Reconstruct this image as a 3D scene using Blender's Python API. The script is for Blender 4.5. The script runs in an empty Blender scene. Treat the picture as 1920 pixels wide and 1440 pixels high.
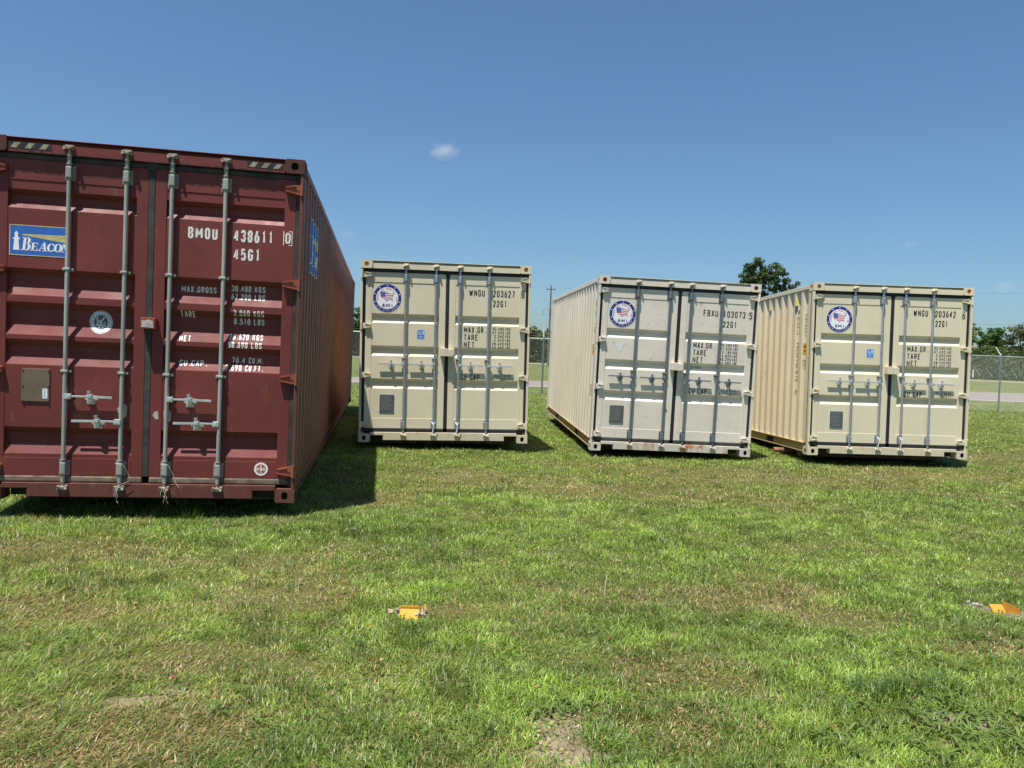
import bpy, bmesh, math, random
import numpy as np
from mathutils import Matrix, Vector
random.seed(7); rng = np.random.default_rng(11)
scene = bpy.context.scene
COL = scene.collection
R_ = math.radians

# ------------------------------------------------------------------ camera, sky, sun, exposure
CAM_H = 1.45
PITCH, ROLL, FPX = -0.0380, -0.0387, 1422.8
cp, sp_, cr, sr = math.cos(PITCH), math.sin(PITCH), math.cos(ROLL), math.sin(ROLL)
RX = Matrix(((1, 0, 0), (0, cp, -sp_), (0, sp_, cp)))
RY = Matrix(((cr, 0, sr), (0, 1, 0), (-sr, 0, cr)))
RC = RX @ RY
cam_data = bpy.data.cameras.new("camera")
cam = bpy.data.objects.new("camera", cam_data); COL.objects.link(cam)
m3 = Matrix((RC.col[0], RC.col[2], -RC.col[1])).transposed()
cam.matrix_world = Matrix.Translation((0, 0, CAM_H)) @ m3.to_4x4()
cam_data.sensor_width = 36.0
cam_data.lens = 36.0 * FPX / 1920.0
cam_data.clip_start = 0.05; cam_data.clip_end = 20000
scene.camera = cam

SUN_DIR = Vector((0.52, 0.75, -2.87)).normalized()      # direction the light travels
to_sun = -SUN_DIR
sun_el = math.asin(to_sun.z); sun_az = math.atan2(to_sun.x, to_sun.y)
world = bpy.data.worlds.new("World"); scene.world = world; world.use_nodes = True
wn = world.node_tree; bg = wn.nodes["Background"]
sky = wn.nodes.new("ShaderNodeTexSky"); sky.sky_type = 'NISHITA'
sky.sun_disc = False; sky.sun_elevation = sun_el; sky.sun_rotation = sun_az
sky.altitude = 0; sky.air_density = 1.0; sky.dust_density = 1.15; sky.ozone_density = 8.0
vt = wn.nodes.new("ShaderNodeVectorMath"); vt.operation = 'MULTIPLY'; vt.inputs[1].default_value = (.91, 1.0, .985)
wn.links.new(sky.outputs[0], vt.inputs[0]); wn.links.new(vt.outputs[0], bg.inputs[0]); bg.inputs[1].default_value = 0.0635
sl = bpy.data.lights.new("sun", 'SUN'); sl.energy = 4.2; sl.angle = R_(0.53); sl.color = (1.0, 0.955, 0.88)
so = bpy.data.objects.new("sun", sl); COL.objects.link(so)
so.rotation_euler = SUN_DIR.to_track_quat('-Z', 'Y').to_euler(); so.location = (0, 0, 30)
scene.view_settings.view_transform = 'Standard'; scene.view_settings.look = 'None'
scene.view_settings.exposure = 1.0; scene.view_settings.gamma = 1.0

def p2g(px, py, z=0.0):
    """photo pixel (1920 wide) -> point on the ground, used only to survey where things stand"""
    d = RC @ Vector(((px - 960) / FPX, 1, -(py - 720) / FPX))
    t = (z - CAM_H) / d.z
    return d.x * t, d.y * t
def p2d(px, py, Y):
    d = RC @ Vector(((px - 960) / FPX, 1, -(py - 720) / FPX)); t = Y / d.y
    return d.x * t, Y, CAM_H + d.z * t

# ------------------------------------------------------------------ noise, ground height
_T = rng.random((256, 256))
def vnoise(x, y, s=1.0, seed=0):
    x = np.asarray(x, float) / s + seed * 17.3; y = np.asarray(y, float) / s + seed * 9.7
    xi = np.floor(x).astype(int); yi = np.floor(y).astype(int); fx = x - xi; fy = y - yi
    fx = fx * fx * (3 - 2 * fx); fy = fy * fy * (3 - 2 * fy)
    a = _T[xi % 256, yi % 256]; b = _T[(xi + 1) % 256, yi % 256]; c = _T[xi % 256, (yi + 1) % 256]; d = _T[(xi + 1) % 256, (yi + 1) % 256]
    return (a * (1 - fx) + b * fx) * (1 - fy) + (c * (1 - fx) + d * fx) * fy
def gz(x, y):
    x = np.asarray(x, float); y = np.asarray(y, float)
    near = np.clip((60 - y) / 30, 0, 1)
    h = (vnoise(x, y, 2.7, 1) - .5) * .05 + (vnoise(x, y, .8, 2) - .5) * .025
    h = h * near * np.clip((y - .5) / 2, 0, 1)
    for (cx, cy, sx, sy, a) in ((-3.3, 6.15, 1.3, .45, -.055), (5.8, 11.35, 1.3, .6, -.035), (-.9, 10.9, 1.2, .5, .02)):
        h = h + a * np.exp(-((x - cx) / sx) ** 4 - ((y - cy) / sy) ** 2)
    rise = np.clip(y - 60, 0, 240) * .0075
    return h + rise

# ------------------------------------------------------------------ materials
def new_mat(name):
    m = bpy.data.materials.new(name); m.use_nodes = True
    nt = m.node_tree; return m, nt, nt.nodes["Principled BSDF"]
def N(nt, t, **kw):
    n = nt.nodes.new(t)
    for k, v in kw.items():
        if k in n.inputs.keys() if isinstance(k, str) else False: n.inputs[k].default_value = v
        else: setattr(n, k, v)
    return n
def rgb(c): return (c[0], c[1], c[2], 1)
def mixc(nt, fac, a, b):
    n = nt.nodes.new("ShaderNodeMix"); n.data_type = 'RGBA'
    for idx, v in ((0, fac), (6, a), (7, b)):
        if hasattr(v, 'default_value') or isinstance(v, bpy.types.NodeSocket): nt.links.new(v, n.inputs[idx])
        elif idx == 0: n.inputs[0].default_value = v
        else: n.inputs[idx].default_value = rgb(v)
    return n.outputs[2]
def ramp(nt, src, p0, p1, c0=(0, 0, 0), c1=(1, 1, 1)):
    n = nt.nodes.new("ShaderNodeValToRGB"); nt.links.new(src, n.inputs[0])
    n.color_ramp.elements[0].position = p0; n.color_ramp.elements[1].position = p1
    n.color_ramp.elements[0].color = rgb(c0); n.color_ramp.elements[1].color = rgb(c1)
    return n.outputs[0]
def noise(nt, scale, detail=4, vec=None, scl=None, rough=.55):
    n = nt.nodes.new("ShaderNodeTexNoise"); n.inputs['Scale'].default_value = scale; n.inputs['Detail'].default_value = detail
    n.inputs['Roughness'].default_value = rough
    if vec is not None:
        if scl:
            mp = nt.nodes.new("ShaderNodeMapping"); mp.inputs['Scale'].default_value = scl
            nt.links.new(vec, mp.inputs[0]); vec = mp.outputs[0]
        nt.links.new(vec, n.inputs['Vector'])
    return n.outputs[0]
def paint(name, col, rust=0.0, dirt=.25, rough=.42, rustcol=(.16, .055, .02), streak=.2, chips=.0, bump=.12, dust=None, lowrust=None):
    m, nt, b = new_mat(name)
    oc = nt.nodes.new("ShaderNodeTexCoord").outputs['Object']
    c = mixc(nt, ramp(nt, noise(nt, 1.1, 5, oc), .35, .7), [x * (1 - dirt * .35) for x in col], [min(1, x * (1 + dirt * .12)) for x in col])
    st = ramp(nt, noise(nt, 2.0, 5, oc, (14, 14, .7)), .52, .8)
    dc = dust or [x * .62 + y for x, y in zip(col, (.01, .007, .002))]
    ms = nt.nodes.new("ShaderNodeMath"); ms.operation = 'MULTIPLY'; nt.links.new(st, ms.inputs[0]); ms.inputs[1].default_value = streak
    c = mixc(nt, ms.outputs[0], c, dc)
    if chips > 0:
        ch = ramp(nt, noise(nt, 26, 3, oc), .70 - chips * .08, .73 - chips * .08)
        c = mixc(nt, ch, c, [x * .45 + .02 for x in col])
    if rust > 0:
        rn = ramp(nt, noise(nt, 7, 8, oc, (1, 1, .55), .7), .66 - rust * .28, .76 - rust * .22)
        rc = mixc(nt, ramp(nt, noise(nt, 40, 4, oc), .3, .7), rustcol, [min(1, x * 2.1) for x in rustcol])
        if lowrust is not None:
            sx = nt.nodes.new("ShaderNodeSeparateXYZ"); nt.links.new(oc, sx.inputs[0])
            mr = nt.nodes.new("ShaderNodeMapRange"); nt.links.new(sx.outputs[lowrust[0]], mr.inputs[0])
            mr.inputs[1].default_value = lowrust[1]; mr.inputs[2].default_value = lowrust[2]; mr.clamp = True
            mm = nt.nodes.new("ShaderNodeMath"); mm.operation = 'MULTIPLY'
            nt.links.new(mr.outputs[0], mm.inputs[0]); nt.links.new(rn, mm.inputs[1]); rn = mm.outputs[0]
        c = mixc(nt, rn, c, rc)
    nt.links.new(c, b.inputs['Base Color'])
    b.inputs['Roughness'].default_value = rough
    b.inputs['Specular IOR Level'].default_value = .35
    rr = ramp(nt, noise(nt, 5, 4, oc), .2, .8, (rough * .8,) * 3, (min(1, rough * 1.35),) * 3); nt.links.new(rr, b.inputs['Roughness'])
    bp = nt.nodes.new("ShaderNodeBump"); bp.inputs['Strength'].default_value = bump; bp.inputs['Distance'].default_value = .02
    nt.links.new(noise(nt, 3.2, 3, oc), bp.inputs['Height']); nt.links.new(bp.outputs[0], b.inputs['Normal'])
    return m
def flat(name, col, rough=.5, metal=0.0, var=.15, sc=20, spec=.4):
    m, nt, b = new_mat(name)
    oc = nt.nodes.new("ShaderNodeTexCoord").outputs['Object']
    c = mixc(nt, ramp(nt, noise(nt, sc, 5, oc), .3, .7), [x * (1 - var) for x in col], [min(1, x * (1 + var)) for x in col])
    nt.links.new(c, b.inputs['Base Color']); b.inputs['Roughness'].default_value = rough; b.inputs['Metallic'].default_value = metal
    b.inputs['Specular IOR Level'].default_value = spec
    return m
def attr_mat(name, rough=.6, trans=.3, tcol=(1.1, 1.25, .6), spec=.25):
    m, nt, b = new_mat(name)
    a = nt.nodes.new("ShaderNodeAttribute"); a.attribute_name = "tint"
    nt.links.new(a.outputs['Color'], b.inputs['Base Color']); b.inputs['Roughness'].default_value = rough
    b.inputs['Specular IOR Level'].default_value = spec
    if trans > 0:
        tr = nt.nodes.new("ShaderNodeBsdfTranslucent"); mx = nt.nodes.new("ShaderNodeMixShader"); mx.inputs[0].default_value = trans
        vm = nt.nodes.new("ShaderNodeVectorMath"); vm.operation = 'MULTIPLY'; nt.links.new(a.outputs['Color'], vm.inputs[0]); vm.inputs[1].default_value = tcol
        nt.links.new(vm.outputs[0], tr.inputs[0]); nt.links.new(b.outputs[0], mx.inputs[1]); nt.links.new(tr.outputs[0], mx.inputs[2])
        nt.links.new(mx.outputs[0], nt.nodes["Material Output"].inputs[0])
    return m

RED = (.165, .033, .029); CREAM = (.66, .595, .435); WHITE = (.70, .64, .545)
M = {}
M['red'] = paint("red_paint", RED, rust=.22, dirt=.7, rough=.55, streak=.4, chips=.7, rustcol=(.10, .04, .02))
M['red_side'] = paint("red_side_paint", (.225, .075, .050), rust=.25, dirt=.7, rough=.5, streak=.6, dust=(.24, .15, .10), rustcol=(.10, .04, .02), bump=.25)
M['red_low'] = paint('red_dirty_sill_paint', (.135, .040, .030), rust=.32, dirt=.8, rough=.65, streak=.55, rustcol=(.10, .045, .025), dust=(.14, .085, .05))
M['red_rust'] = paint("red_rusty_paint", (.14, .05, .035), rust=.75, dirt=.8, rough=.75, rustcol=(.075, .03, .016), streak=.4)
M['red_dark'] = paint("dark_rusty_red", (.085, .028, .022), rust=.6, dirt=.8, rough=.8, rustcol=(.05, .022, .014))
M['red_hinge'] = paint("faded_orange_red", (.29, .075, .045), rust=.3, dirt=.5, rough=.6)
M['cream'] = paint("cream_paint", CREAM, rust=0, dirt=.2, rough=.5, streak=.16, bump=.06)
M['cream_side'] = paint("cream_side_paint", (.70, .61, .42), rust=.04, dirt=.2, rough=.45, streak=.16, bump=.15, dust=(.55, .42, .24))
M['cream_low'] = paint("cream_lower_frame_paint", (.60, .53, .38), rust=.2, dirt=.4, rough=.55, streak=.3, rustcol=(.30, .14, .05))
M['white'] = paint("off_white_paint", WHITE, rust=0.06, dirt=.2, rough=.42, streak=.12, chips=.25, bump=.28, rustcol=(.35, .18, .08))
M['white_side'] = paint("off_white_side_paint", (.69, .64, .53), rust=.07, dirt=.3, rough=.45, streak=.25, bump=.2, dust=(.55, .40, .26), rustcol=(.4, .22, .10))
M['white_low'] = paint("rusty_off_white_sill", (.62, .585, .50), rust=.62, dirt=.5, rough=.7, streak=.55, rustcol=(.27, .11, .045), lowrust=(0, -.78, -.2), dust=(.42, .31, .21))
M['cream_rail'] = paint('shade_toned_cream_rail', (.46, .37, .20), rust=.2, dirt=.5, rough=.7, streak=.4, rustcol=(.2, .1, .04))  # shade on the recessed bottom rail darkened into its paint colour
M['white_rail'] = paint('shade_toned_brown_rail', (.36, .28, .16), rust=.3, dirt=.5, rough=.7, streak=.4, rustcol=(.2, .1, .04))  # brown base colour carries the shade under the wall's lower lip
M['white_cast'] = paint("rusty_off_white_casting", (.60, .55, .46), rust=.36, dirt=.6, rough=.7, streak=.3, rustcol=(.28, .12, .05))
M['rubber'] = flat("black_rubber", (.016, .016, .018), .55, var=.3)
M['rubber_old'] = flat("weathered_rubber", (.040, .039, .036), .75, var=.5, sc=9)
M['rubber_dirty'] = flat("dusty_rubber", (.16, .12, .085), .85, var=.5, sc=14)
M['zinc'] = flat("galvanised_steel", (.36, .40, .42), .42, .55, .18, 30)
M['zinc_bright'] = flat("bright_galvanised_steel", (.60, .62, .62), .38, .6, .2, 30)
M['zinc_dark'] = flat("dark_galvanised_steel", (.17, .20, .225), .45, .4, .2, 30)
M['zinc_old'] = paint("weathered_galvanised_steel", (.33, .34, .315), rust=.22, dirt=.8, rough=.6, rustcol=(.20, .10, .05), bump=.1)
M['zinc_rusty'] = paint("rusty_galvanised_steel", (.30, .28, .25), rust=.6, dirt=.8, rough=.7, rustcol=(.16, .07, .035))
M['hole_rust'] = flat("rusty_hole", (.62, .34, .11), .9, 0, .6, 25)
M['hole_rust_red'] = flat("red_rusty_hole", (.36, .10, .035), .9, 0, .6, 25)
M['hole_dark'] = flat("dark_hole", (.012, .010, .009), .9, 0, .5, 30)
M['under'] = flat("dark_underframe", (.03, .026, .022), .9)
M['plate_grey'] = flat("grey_data_plate", (.13, .14, .14), .45, .5, .3, 60)
M['plate_line'] = flat("plate_engraving", (.26, .27, .27), .5, .3)
M['plate_rusty'] = paint("weathered_data_plate", (.16, .125, .085), rust=.4, dirt=.9, rough=.75, rustcol=(.10, .06, .03), bump=.4)
M['ink_black'] = flat("black_lettering", (.018, .018, .02), .5)
M['ink_faded'] = flat('faded_dark_lettering', (.10, .085, .06), .6)
M['ink_white'] = flat("white_lettering", (.72, .70, .66), .5, var=.2, sc=60)
M['st_white'] = flat("sticker_white", (.80, .80, .82), .35, var=.04)
M['st_navy'] = flat("sticker_navy", (.028, .034, .19), .35)
M['st_blue'] = flat("sticker_blue", (.035, .13, .46), .35, var=.1)
M['st_lr'] = flat("sticker_bright_blue", (.03, .20, .58), .35)
M['st_red'] = flat("sticker_red", (.60, .045, .06), .35)
M['st_flagblue'] = flat("sticker_flag_blue", (.07, .14, .42), .35)
M['st_yellow'] = flat("sticker_yellow", (.75, .62, .16), .4)
M['st_orange'] = flat("sticker_orange", (.80, .40, .03), .4)
M['st_grey'] = flat("sticker_pale_grey", (.62, .64, .68), .4)
M['st_faint'] = flat('faint_sticker', (.68, .68, .66), .4)
M['st_emblem'] = flat("sticker_slate", (.07, .09, .11), .45)
M['st_brown'] = flat("sticker_brown", (.36, .11, .07), .4)
M['tape_pale'] = flat('dirty_reflective_tape', (.24, .22, .15), .7, var=.5, sc=18)
M['torn'] = flat("torn_paper", (.42, .36, .35), .8, var=.3)
M['string'] = flat("white_twine", (.46, .42, .34), .8, var=.3)
M['steel_fence'] = flat("grey_fence_steel", (.16, .20, .20), .5, .3)
M['wire'] = flat("galvanised_fence_wire", (.34, .36, .35), .5, .4)
M['rail'] = flat("fence_rail_steel", (.33, .38, .36), .45, .3)

# ------------------------------------------------------------------ mesh helpers
class MB:
    def __init__(s): s.v = []; s.f = []; s.m = []; s.sm = []
    def add(s, vs, fs, mi=0, smooth=False):
        o = len(s.v); s.v += [tuple(p) for p in vs]; s.f += [tuple(i + o for i in f) for f in fs]
        s.m += [mi] * len(fs); s.sm += [smooth] * len(fs); return s
    def box(s, x0, x1, y0, y1, z0, z1, mi=0, ch=0.0):
        if x0 > x1: x0, x1 = x1, x0
        if y0 > y1: y0, y1 = y1, y0
        if z0 > z1: z0, z1 = z1, z0
        if ch <= 0:
            vs = [(x, y, z) for x in (x0, x1) for y in (y0, y1) for z in (z0, z1)]
            return s.add(vs, [(0, 1, 3, 2), (4, 6, 7, 5), (0, 4, 5, 1), (2, 3, 7, 6), (0, 2, 6, 4), (1, 5, 7, 3)], mi)
        bm = bmesh.new(); bmesh.ops.create_cube(bm, size=1.0)
        for v in bm.verts: v.co = Vector(((x0 + x1) / 2 + v.co.x * (x1 - x0), (y0 + y1) / 2 + v.co.y * (y1 - y0), (z0 + z1) / 2 + v.co.z * (z1 - z0)))
        c = min(ch, (x1 - x0) * .45, (y1 - y0) * .45, (z1 - z0) * .45)
        bmesh.ops.bevel(bm, geom=bm.edges[:], offset=c, segments=2, affect='EDGES', profile=.6)
        bm.verts.ensure_lookup_table(); bm.verts.index_update()
        s.add([v.co for v in bm.verts], [[v.index for v in f.verts] for f in bm.faces], mi); bm.free(); return s
    def tube(s, a, b, r, n=12, r2=None, mi=0, caps=True):
        a = Vector(a); b = Vector(b); d = (b - a).normalized(); r2 = r if r2 is None else r2
        u = d.orthogonal().normalized(); w = d.cross(u)
        vs = []; 
        for p, rr in ((a, r), (b, r2)):
            for k in range(n):
                t = 2 * math.pi * k / n; vs.append(p + (u * math.cos(t) + w * math.sin(t)) * rr)
        s.add(vs, [(k, (k + 1) % n, n + (k + 1) % n, n + k) for k in range(n)], mi, True)
        if caps: s.add(vs, [tuple(range(n))[::-1], tuple(range(n, 2 * n))], mi)
        return s
    def path(s, pts, r, n=6, mi=0, r2=None):
        pts = [Vector(p) for p in pts]; rings = []
        ref = Vector((0.3, .2, 1)).normalized()
        for i, p in enumerate(pts):
            d = (pts[min(i + 1, len(pts) - 1)] - pts[max(i - 1, 0)]).normalized()
            u = d.cross(ref)
            if u.length < 1e-3: u = d.orthogonal()
            u.normalize(); w = d.cross(u); rr = r if r2 is None else r + (r2 - r) * i / (len(pts) - 1)
            rings += [p + (u * math.cos(2 * math.pi * k / n) + w * math.sin(2 * math.pi * k / n)) * rr for k in range(n)]
        fs = [(i * n + k, i * n + (k + 1) % n, (i + 1) * n + (k + 1) % n, (i + 1) * n + k) for i in range(len(pts) - 1) for k in range(n)]
        s.add(rings, fs, mi, True); L = (len(pts) - 1) * n
        s.add(rings, [tuple(range(n))[::-1], tuple(range(L, L + n))], mi); return s
    def prism(s, poly, y0, y1, mi=0):                     # polygon in x,z extruded along y
        n = len(poly); vs = [(x, y0, z) for x, z in poly] + [(x, y1, z) for x, z in poly]
        return s.add(vs, [tuple(range(n)), tuple(range(2 * n - 1, n - 1, -1))] + [(k, n + k, n + (k + 1) % n, (k + 1) % n) for k in range(n)], mi)
    def build(s, name, mats, parent=None, fix=True):
        me = bpy.data.meshes.new(name); me.from_pydata(s.v, [], s.f)
        for m in (mats if isinstance(mats, (list, tuple)) else [mats]): me.materials.append(m)
        me.polygons.foreach_set('material_index', s.m); me.polygons.foreach_set('use_smooth', s.sm)
        if fix:
            bm = bmesh.new(); bm.from_mesh(me); bmesh.ops.recalc_face_normals(bm, faces=bm.faces[:]); bm.to_mesh(me); bm.free()
        me.update()
        o = bpy.data.objects.new(name, me); COL.objects.link(o)
        if parent is not None: o.parent = parent
        return o
def tag(o, label=None, cat=None, group=None, kind=None):
    if label: o['label'] = label
    if cat: o['category'] = cat
    if group: o['group'] = group
    if kind: o['kind'] = kind
    return o
def empty(name, loc, rot=(0, 0, 0)):
    o = bpy.data.objects.new(name, None); COL.objects.link(o); o.location = loc; o.rotation_euler = rot; o.empty_display_size = .3
    return o

# ------------------------------------------------------------------ stroke lettering
G = {
'0': ['1,0 3,0 4,1 4,5 3,6 1,6 0,5 0,1 1,0'], '1': ['1,5 2.3,6 2.3,0'], '2': ['0,4.6 0,5 1,6 3,6 4,5 4,3.9 0,0.2 0,0 4,0'],
'3': ['0,4.8 0,5 1,6 3,6 4,5 4,4 3,3.1 1.4,3.1', '3,3.1 4,2.2 4,1 3,0 1,0 0,1 0,1.3'], '4': ['3,0 3,6', '2.7,5.9 0,1.7 4,1.7'],
'5': ['3.8,6 .3,6 .3,3.4 1.2,3.8 3,3.8 4,2.8 4,1 3,0 1,0 0,1'], '6': ['3.6,6 2.2,6 0,2.9 0,1 1,0 3,0 4,1 4,2.6 3,3.5 .8,3.5'],
'7': ['0,6 4,6 4,5.6 1.5,0'], '8': ['1,3.2 0,4 0,5.1 1,6 3,6 4,5.1 4,4 3,3.2 1,3.2 0,2.3 0,1 1,0 3,0 4,1 4,2.3 3,3.2'],
'9': ['.4,0 1.8,0 4,3.1 4,5 3,6 1,6 0,5 0,3.4 1,2.5 3.2,2.5'],
'A': ['0,0 1.8,6 2.2,6 4,0', '.6,1.7 3.4,1.7'], 'B': ['0,0 0,6 3,6 3.9,5.2 3.9,4 3,3.1 0,3.1', '3,3.1 4,2.2 4,.9 3,0 0,0'],
'C': ['4,4.6 4,5 3,6 1,6 0,5 0,1 1,0 3,0 4,1 4,1.4'], 'D': ['0,0 2.8,0 4,1.2 4,4.8 2.8,6 0,6 0,0'], 'E': ['4,6 0,6 0,0 4,0', '0,3.1 3.2,3.1'],
'F': ['4,6 0,6 0,0', '0,3.1 3.2,3.1'], 'G': ['4,4.6 4,5 3,6 1,6 0,5 0,1 1,0 3,0 4,1 4,2.9 2.3,2.9'], 'I': ['2,0 2,6'],
'K': ['0,0 0,6', '4,6 0,2.4', '1.3,3.4 4,0'], 'L': ['0,6 0,0 3.8,0'], 'M': ['0,0 0,6', '0,5.9 2,1.8', '2,1.8 4,5.9', '4,6 4,0'], 'N': ['0,0 0,6', '0,5.9 4,.1', '4,0 4,6'],
'O': ['1,0 3,0 4,1 4,5 3,6 1,6 0,5 0,1 1,0'], 'P': ['0,0 0,6 3,6 4,5 4,3.8 3,2.8 0,2.8'], 'R': ['0,0 0,6 3,6 4,5 4,4 3,3 0,3', '2,3 4,0'],
'S': ['4,4.7 4,5 3,6 1,6 0,5 0,4.2 4,1.8 4,1 3,0 1,0 0,1 0,1.3'], 'T': ['2,0 2,6', '0,6 4,6'], 'U': ['0,6 0,1 1,0 3,0 4,1 4,6'],
'V': ['0,6 2,0 4,6'], 'W': ['0,6 .9,0', '.9,0 2,5', '2,5 3.1,0', '3.1,0 4,6'], 'X': ['0,0 4,6', '0,6 4,0'], '.': ['1.3,.3 2.9,.3'], ',': ['2.2,.7 1.5,-1'], '-': ['.6,3 3.4,3'],
'c': ['4,3 3,4 1,4 0,3 0,1 1,0 3,0 4,1'], 'h': ['0,6 0,0', '0,3 1,4 3,4 4,3 4,0'], 'x': ['0,0 4,4', '0,4 4,0'],
}
def ribbon(pts, w):
    closed = (pts[0] == pts[-1]) and len(pts) > 3
    P = [Vector(p) for p in pts]
    if closed: P = P[:-1]
    n = len(P); Ls = []; Rs = []
    for i in range(n):
        a = P[i - 1] if (i > 0 or closed) else None; c = P[(i + 1) % n] if (i < n - 1 or closed) else None
        d1 = (P[i] - a).normalized() if a is not None else None; d2 = (c - P[i]).normalized() if c is not None else None
        if d1 is None: d1 = d2
        if d2 is None: d2 = d1
        n1 = Vector((-d1.y, d1.x)); n2 = Vector((-d2.y, d2.x)); mm = n1 + n2
        if mm.length < .2: mm = n1
        mm.normalize(); k = min(1 / max(mm.dot(n1), .35), 2.2)
        q = P[i]
        if not closed and i == 0: q = q - d2 * w * .0
        Ls.append(q + mm * (w / 2 * k)); Rs.append(q - mm * (w / 2 * k))
    out = []
    for i in range(n if closed else n - 1):
        j = (i + 1) % n; out.append([tuple(Rs[i]), tuple(Rs[j]), tuple(Ls[j]), tuple(Ls[i])])
    return out
def text(s, x, y, h, cw=None, gap=None, w=None, adv=None, shear=0, stencil=False):
    """polys for a line whose lower left is x,y"""
    cw = cw or h * .48; gap = gap if gap is not None else h * .2; w = w or h * .13; out = []; cx = x
    for ch in s:
        cw0 = cw; cw = cw0 * (1.0 if len(s) < 2 else 1.36 if ch in 'MW' else 1.12 if ch == 'N' else 1.0)
        if ch in G:
            for st in G[ch]:
                pts = [tuple(float(q) for q in p.split(',')) for p in st.split()]
                pts = [(cx + w / 2 + px / 4 * (cw - w), y + w / 2 + py / 6 * (h - w)) for px, py in pts]
                if ch == '.': pts = [(p[0] - (.0), p[1]) for p in pts]; out += ribbon(pts, w * 1.1)
                else: out += ribbon(pts, w * (.95 if ch in 'MWN' else 1))
        cx += (cw + gap) * (.62 if ch in '.,' else 1); cw = cw0
    if shear: out = [[(px + shear * (py - y), py) for px, py in q] for q in out]
    return out
def text_fit(s, x0, x1, y, h, w=None):
    n = sum(.62 if c in '.,' else 1.26 if c in 'MW' else 1.09 if c == 'N' else 1 for c in s); tot = x1 - x0; adv = tot / (n - .28 * 1); return text(s, x0, y, h, adv * .72, adv * .28, w)
def arc_text(s, cx, cy, r, a0, a1, h, cw, w, inward=False):
    out = []; n = len(s)
    for i, ch in enumerate(s):
        a = a0 + (a1 - a0) * i / (n - 1)
        if ch not in G: continue
        cq = cw * (1.3 if ch in 'MW' else 1); base = text(ch, -cq / 2, -h / 2, h, cq, 0, w)
        th = a - math.pi / 2 if not inward else a + math.pi / 2
        c, s_ = math.cos(th), math.sin(th)
        ox, oy = cx + r * math.cos(a), cy + r * math.sin(a)
        out += [[(ox + x * c - y * s_, oy + x * s_ + y * c) for x, y in q] for q in base]
    return out
def disc(cx, cy, rx, ry=None, n=40): ry = ry or rx; return [(cx + rx * math.cos(2 * math.pi * k / n), cy + ry * math.sin(2 * math.pi * k / n)) for k in range(n)]
def ringp(cx, cy, r0, r1, n=48, ey=1.0):
    P = [(math.cos(2 * math.pi * k / n), math.sin(2 * math.pi * k / n)) for k in range(n)]
    return [[(cx + P[k][0] * r0, cy + P[k][1] * r0 * ey), (cx + P[k][0] * r1, cy + P[k][1] * r1 * ey), (cx + P[(k + 1) % n][0] * r1, cy + P[(k + 1) % n][1] * r1 * ey), (cx + P[(k + 1) % n][0] * r0, cy + P[(k + 1) % n][1] * r0 * ey)] for k in range(n)]
def rect(x0, x1, y0, y1): return [(x0, y0), (x1, y0), (x1, y1), (x0, y1)]
def frame(x0, x1, y0, y1, w): return [rect(x0, x1, y0, y0 + w), rect(x0, x1, y1 - w, y1), rect(x0, x0 + w, y0 + w, y1 - w), rect(x1 - w, x1, y0 + w, y1 - w)]
def star(cx, cy, r): return [(cx + (r if k % 2 == 0 else r * .42) * math.cos(math.pi / 2 + k * math.pi / 5), cy + (r if k % 2 == 0 else r * .42) * math.sin(math.pi / 2 + k * math.pi / 5)) for k in range(10)]

def decal(name, layers, surf, parent, cuts_a=(), cuts_b=(), base=.0016, step=.0005, colorf=None):
    """layers: list of (material key, polys); surf(a,b,off)->local xyz; cut along creases so the sheet follows the metal"""
    me = bpy.data.meshes.new(name); bm = bmesh.new(); keys = []
    lay = bm.faces.layers.int.new('lay')
    li = 0
    for key, polys in layers:
        if key not in keys: keys.append(key)
        for k, q in enumerate(polys):
            vs = [bm.verts.new((p[0], 0, p[1])) for p in q]
            try: f = bm.faces.new(vs)
            except ValueError: continue
            f.material_index = keys.index(key); f[lay] = li
        li += 1
    xs = [v.co.x for v in bm.verts]; zs = [v.co.z for v in bm.verts]
    for a in cuts_a:
        if min(xs) < a < max(xs): bmesh.ops.bisect_plane(bm, geom=bm.verts[:] + bm.edges[:] + bm.faces[:], plane_co=(a, 0, 0), plane_no=(1, 0, 0))
    for b in cuts_b:
        if min(zs) < b < max(zs): bmesh.ops.bisect_plane(bm, geom=bm.verts[:] + bm.edges[:] + bm.faces[:], plane_co=(0, 0, b), plane_no=(0, 0, 1))
    for f in bm.faces:
        if f.calc_area() < 1e-12: continue
    done = set()
    for f in bm.faces:
        off = base + step * f[lay]
        for v in f.verts:
            if v.index in done and False: continue
            v.tag = True
    lv = {}
    for f in bm.faces:
        for v in f.verts: lv[v] = f[lay]
    for v, l in lv.items():
        v.co = Vector(surf(v.co.x, v.co.z, base + step * l))
    bm.normal_update(); bm.to_mesh(me); bm.free()
    for k in keys: me.materials.append(M[k])
    o = bpy.data.objects.new(name, me); COL.objects.link(o); o.parent = parent
    return o

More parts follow.
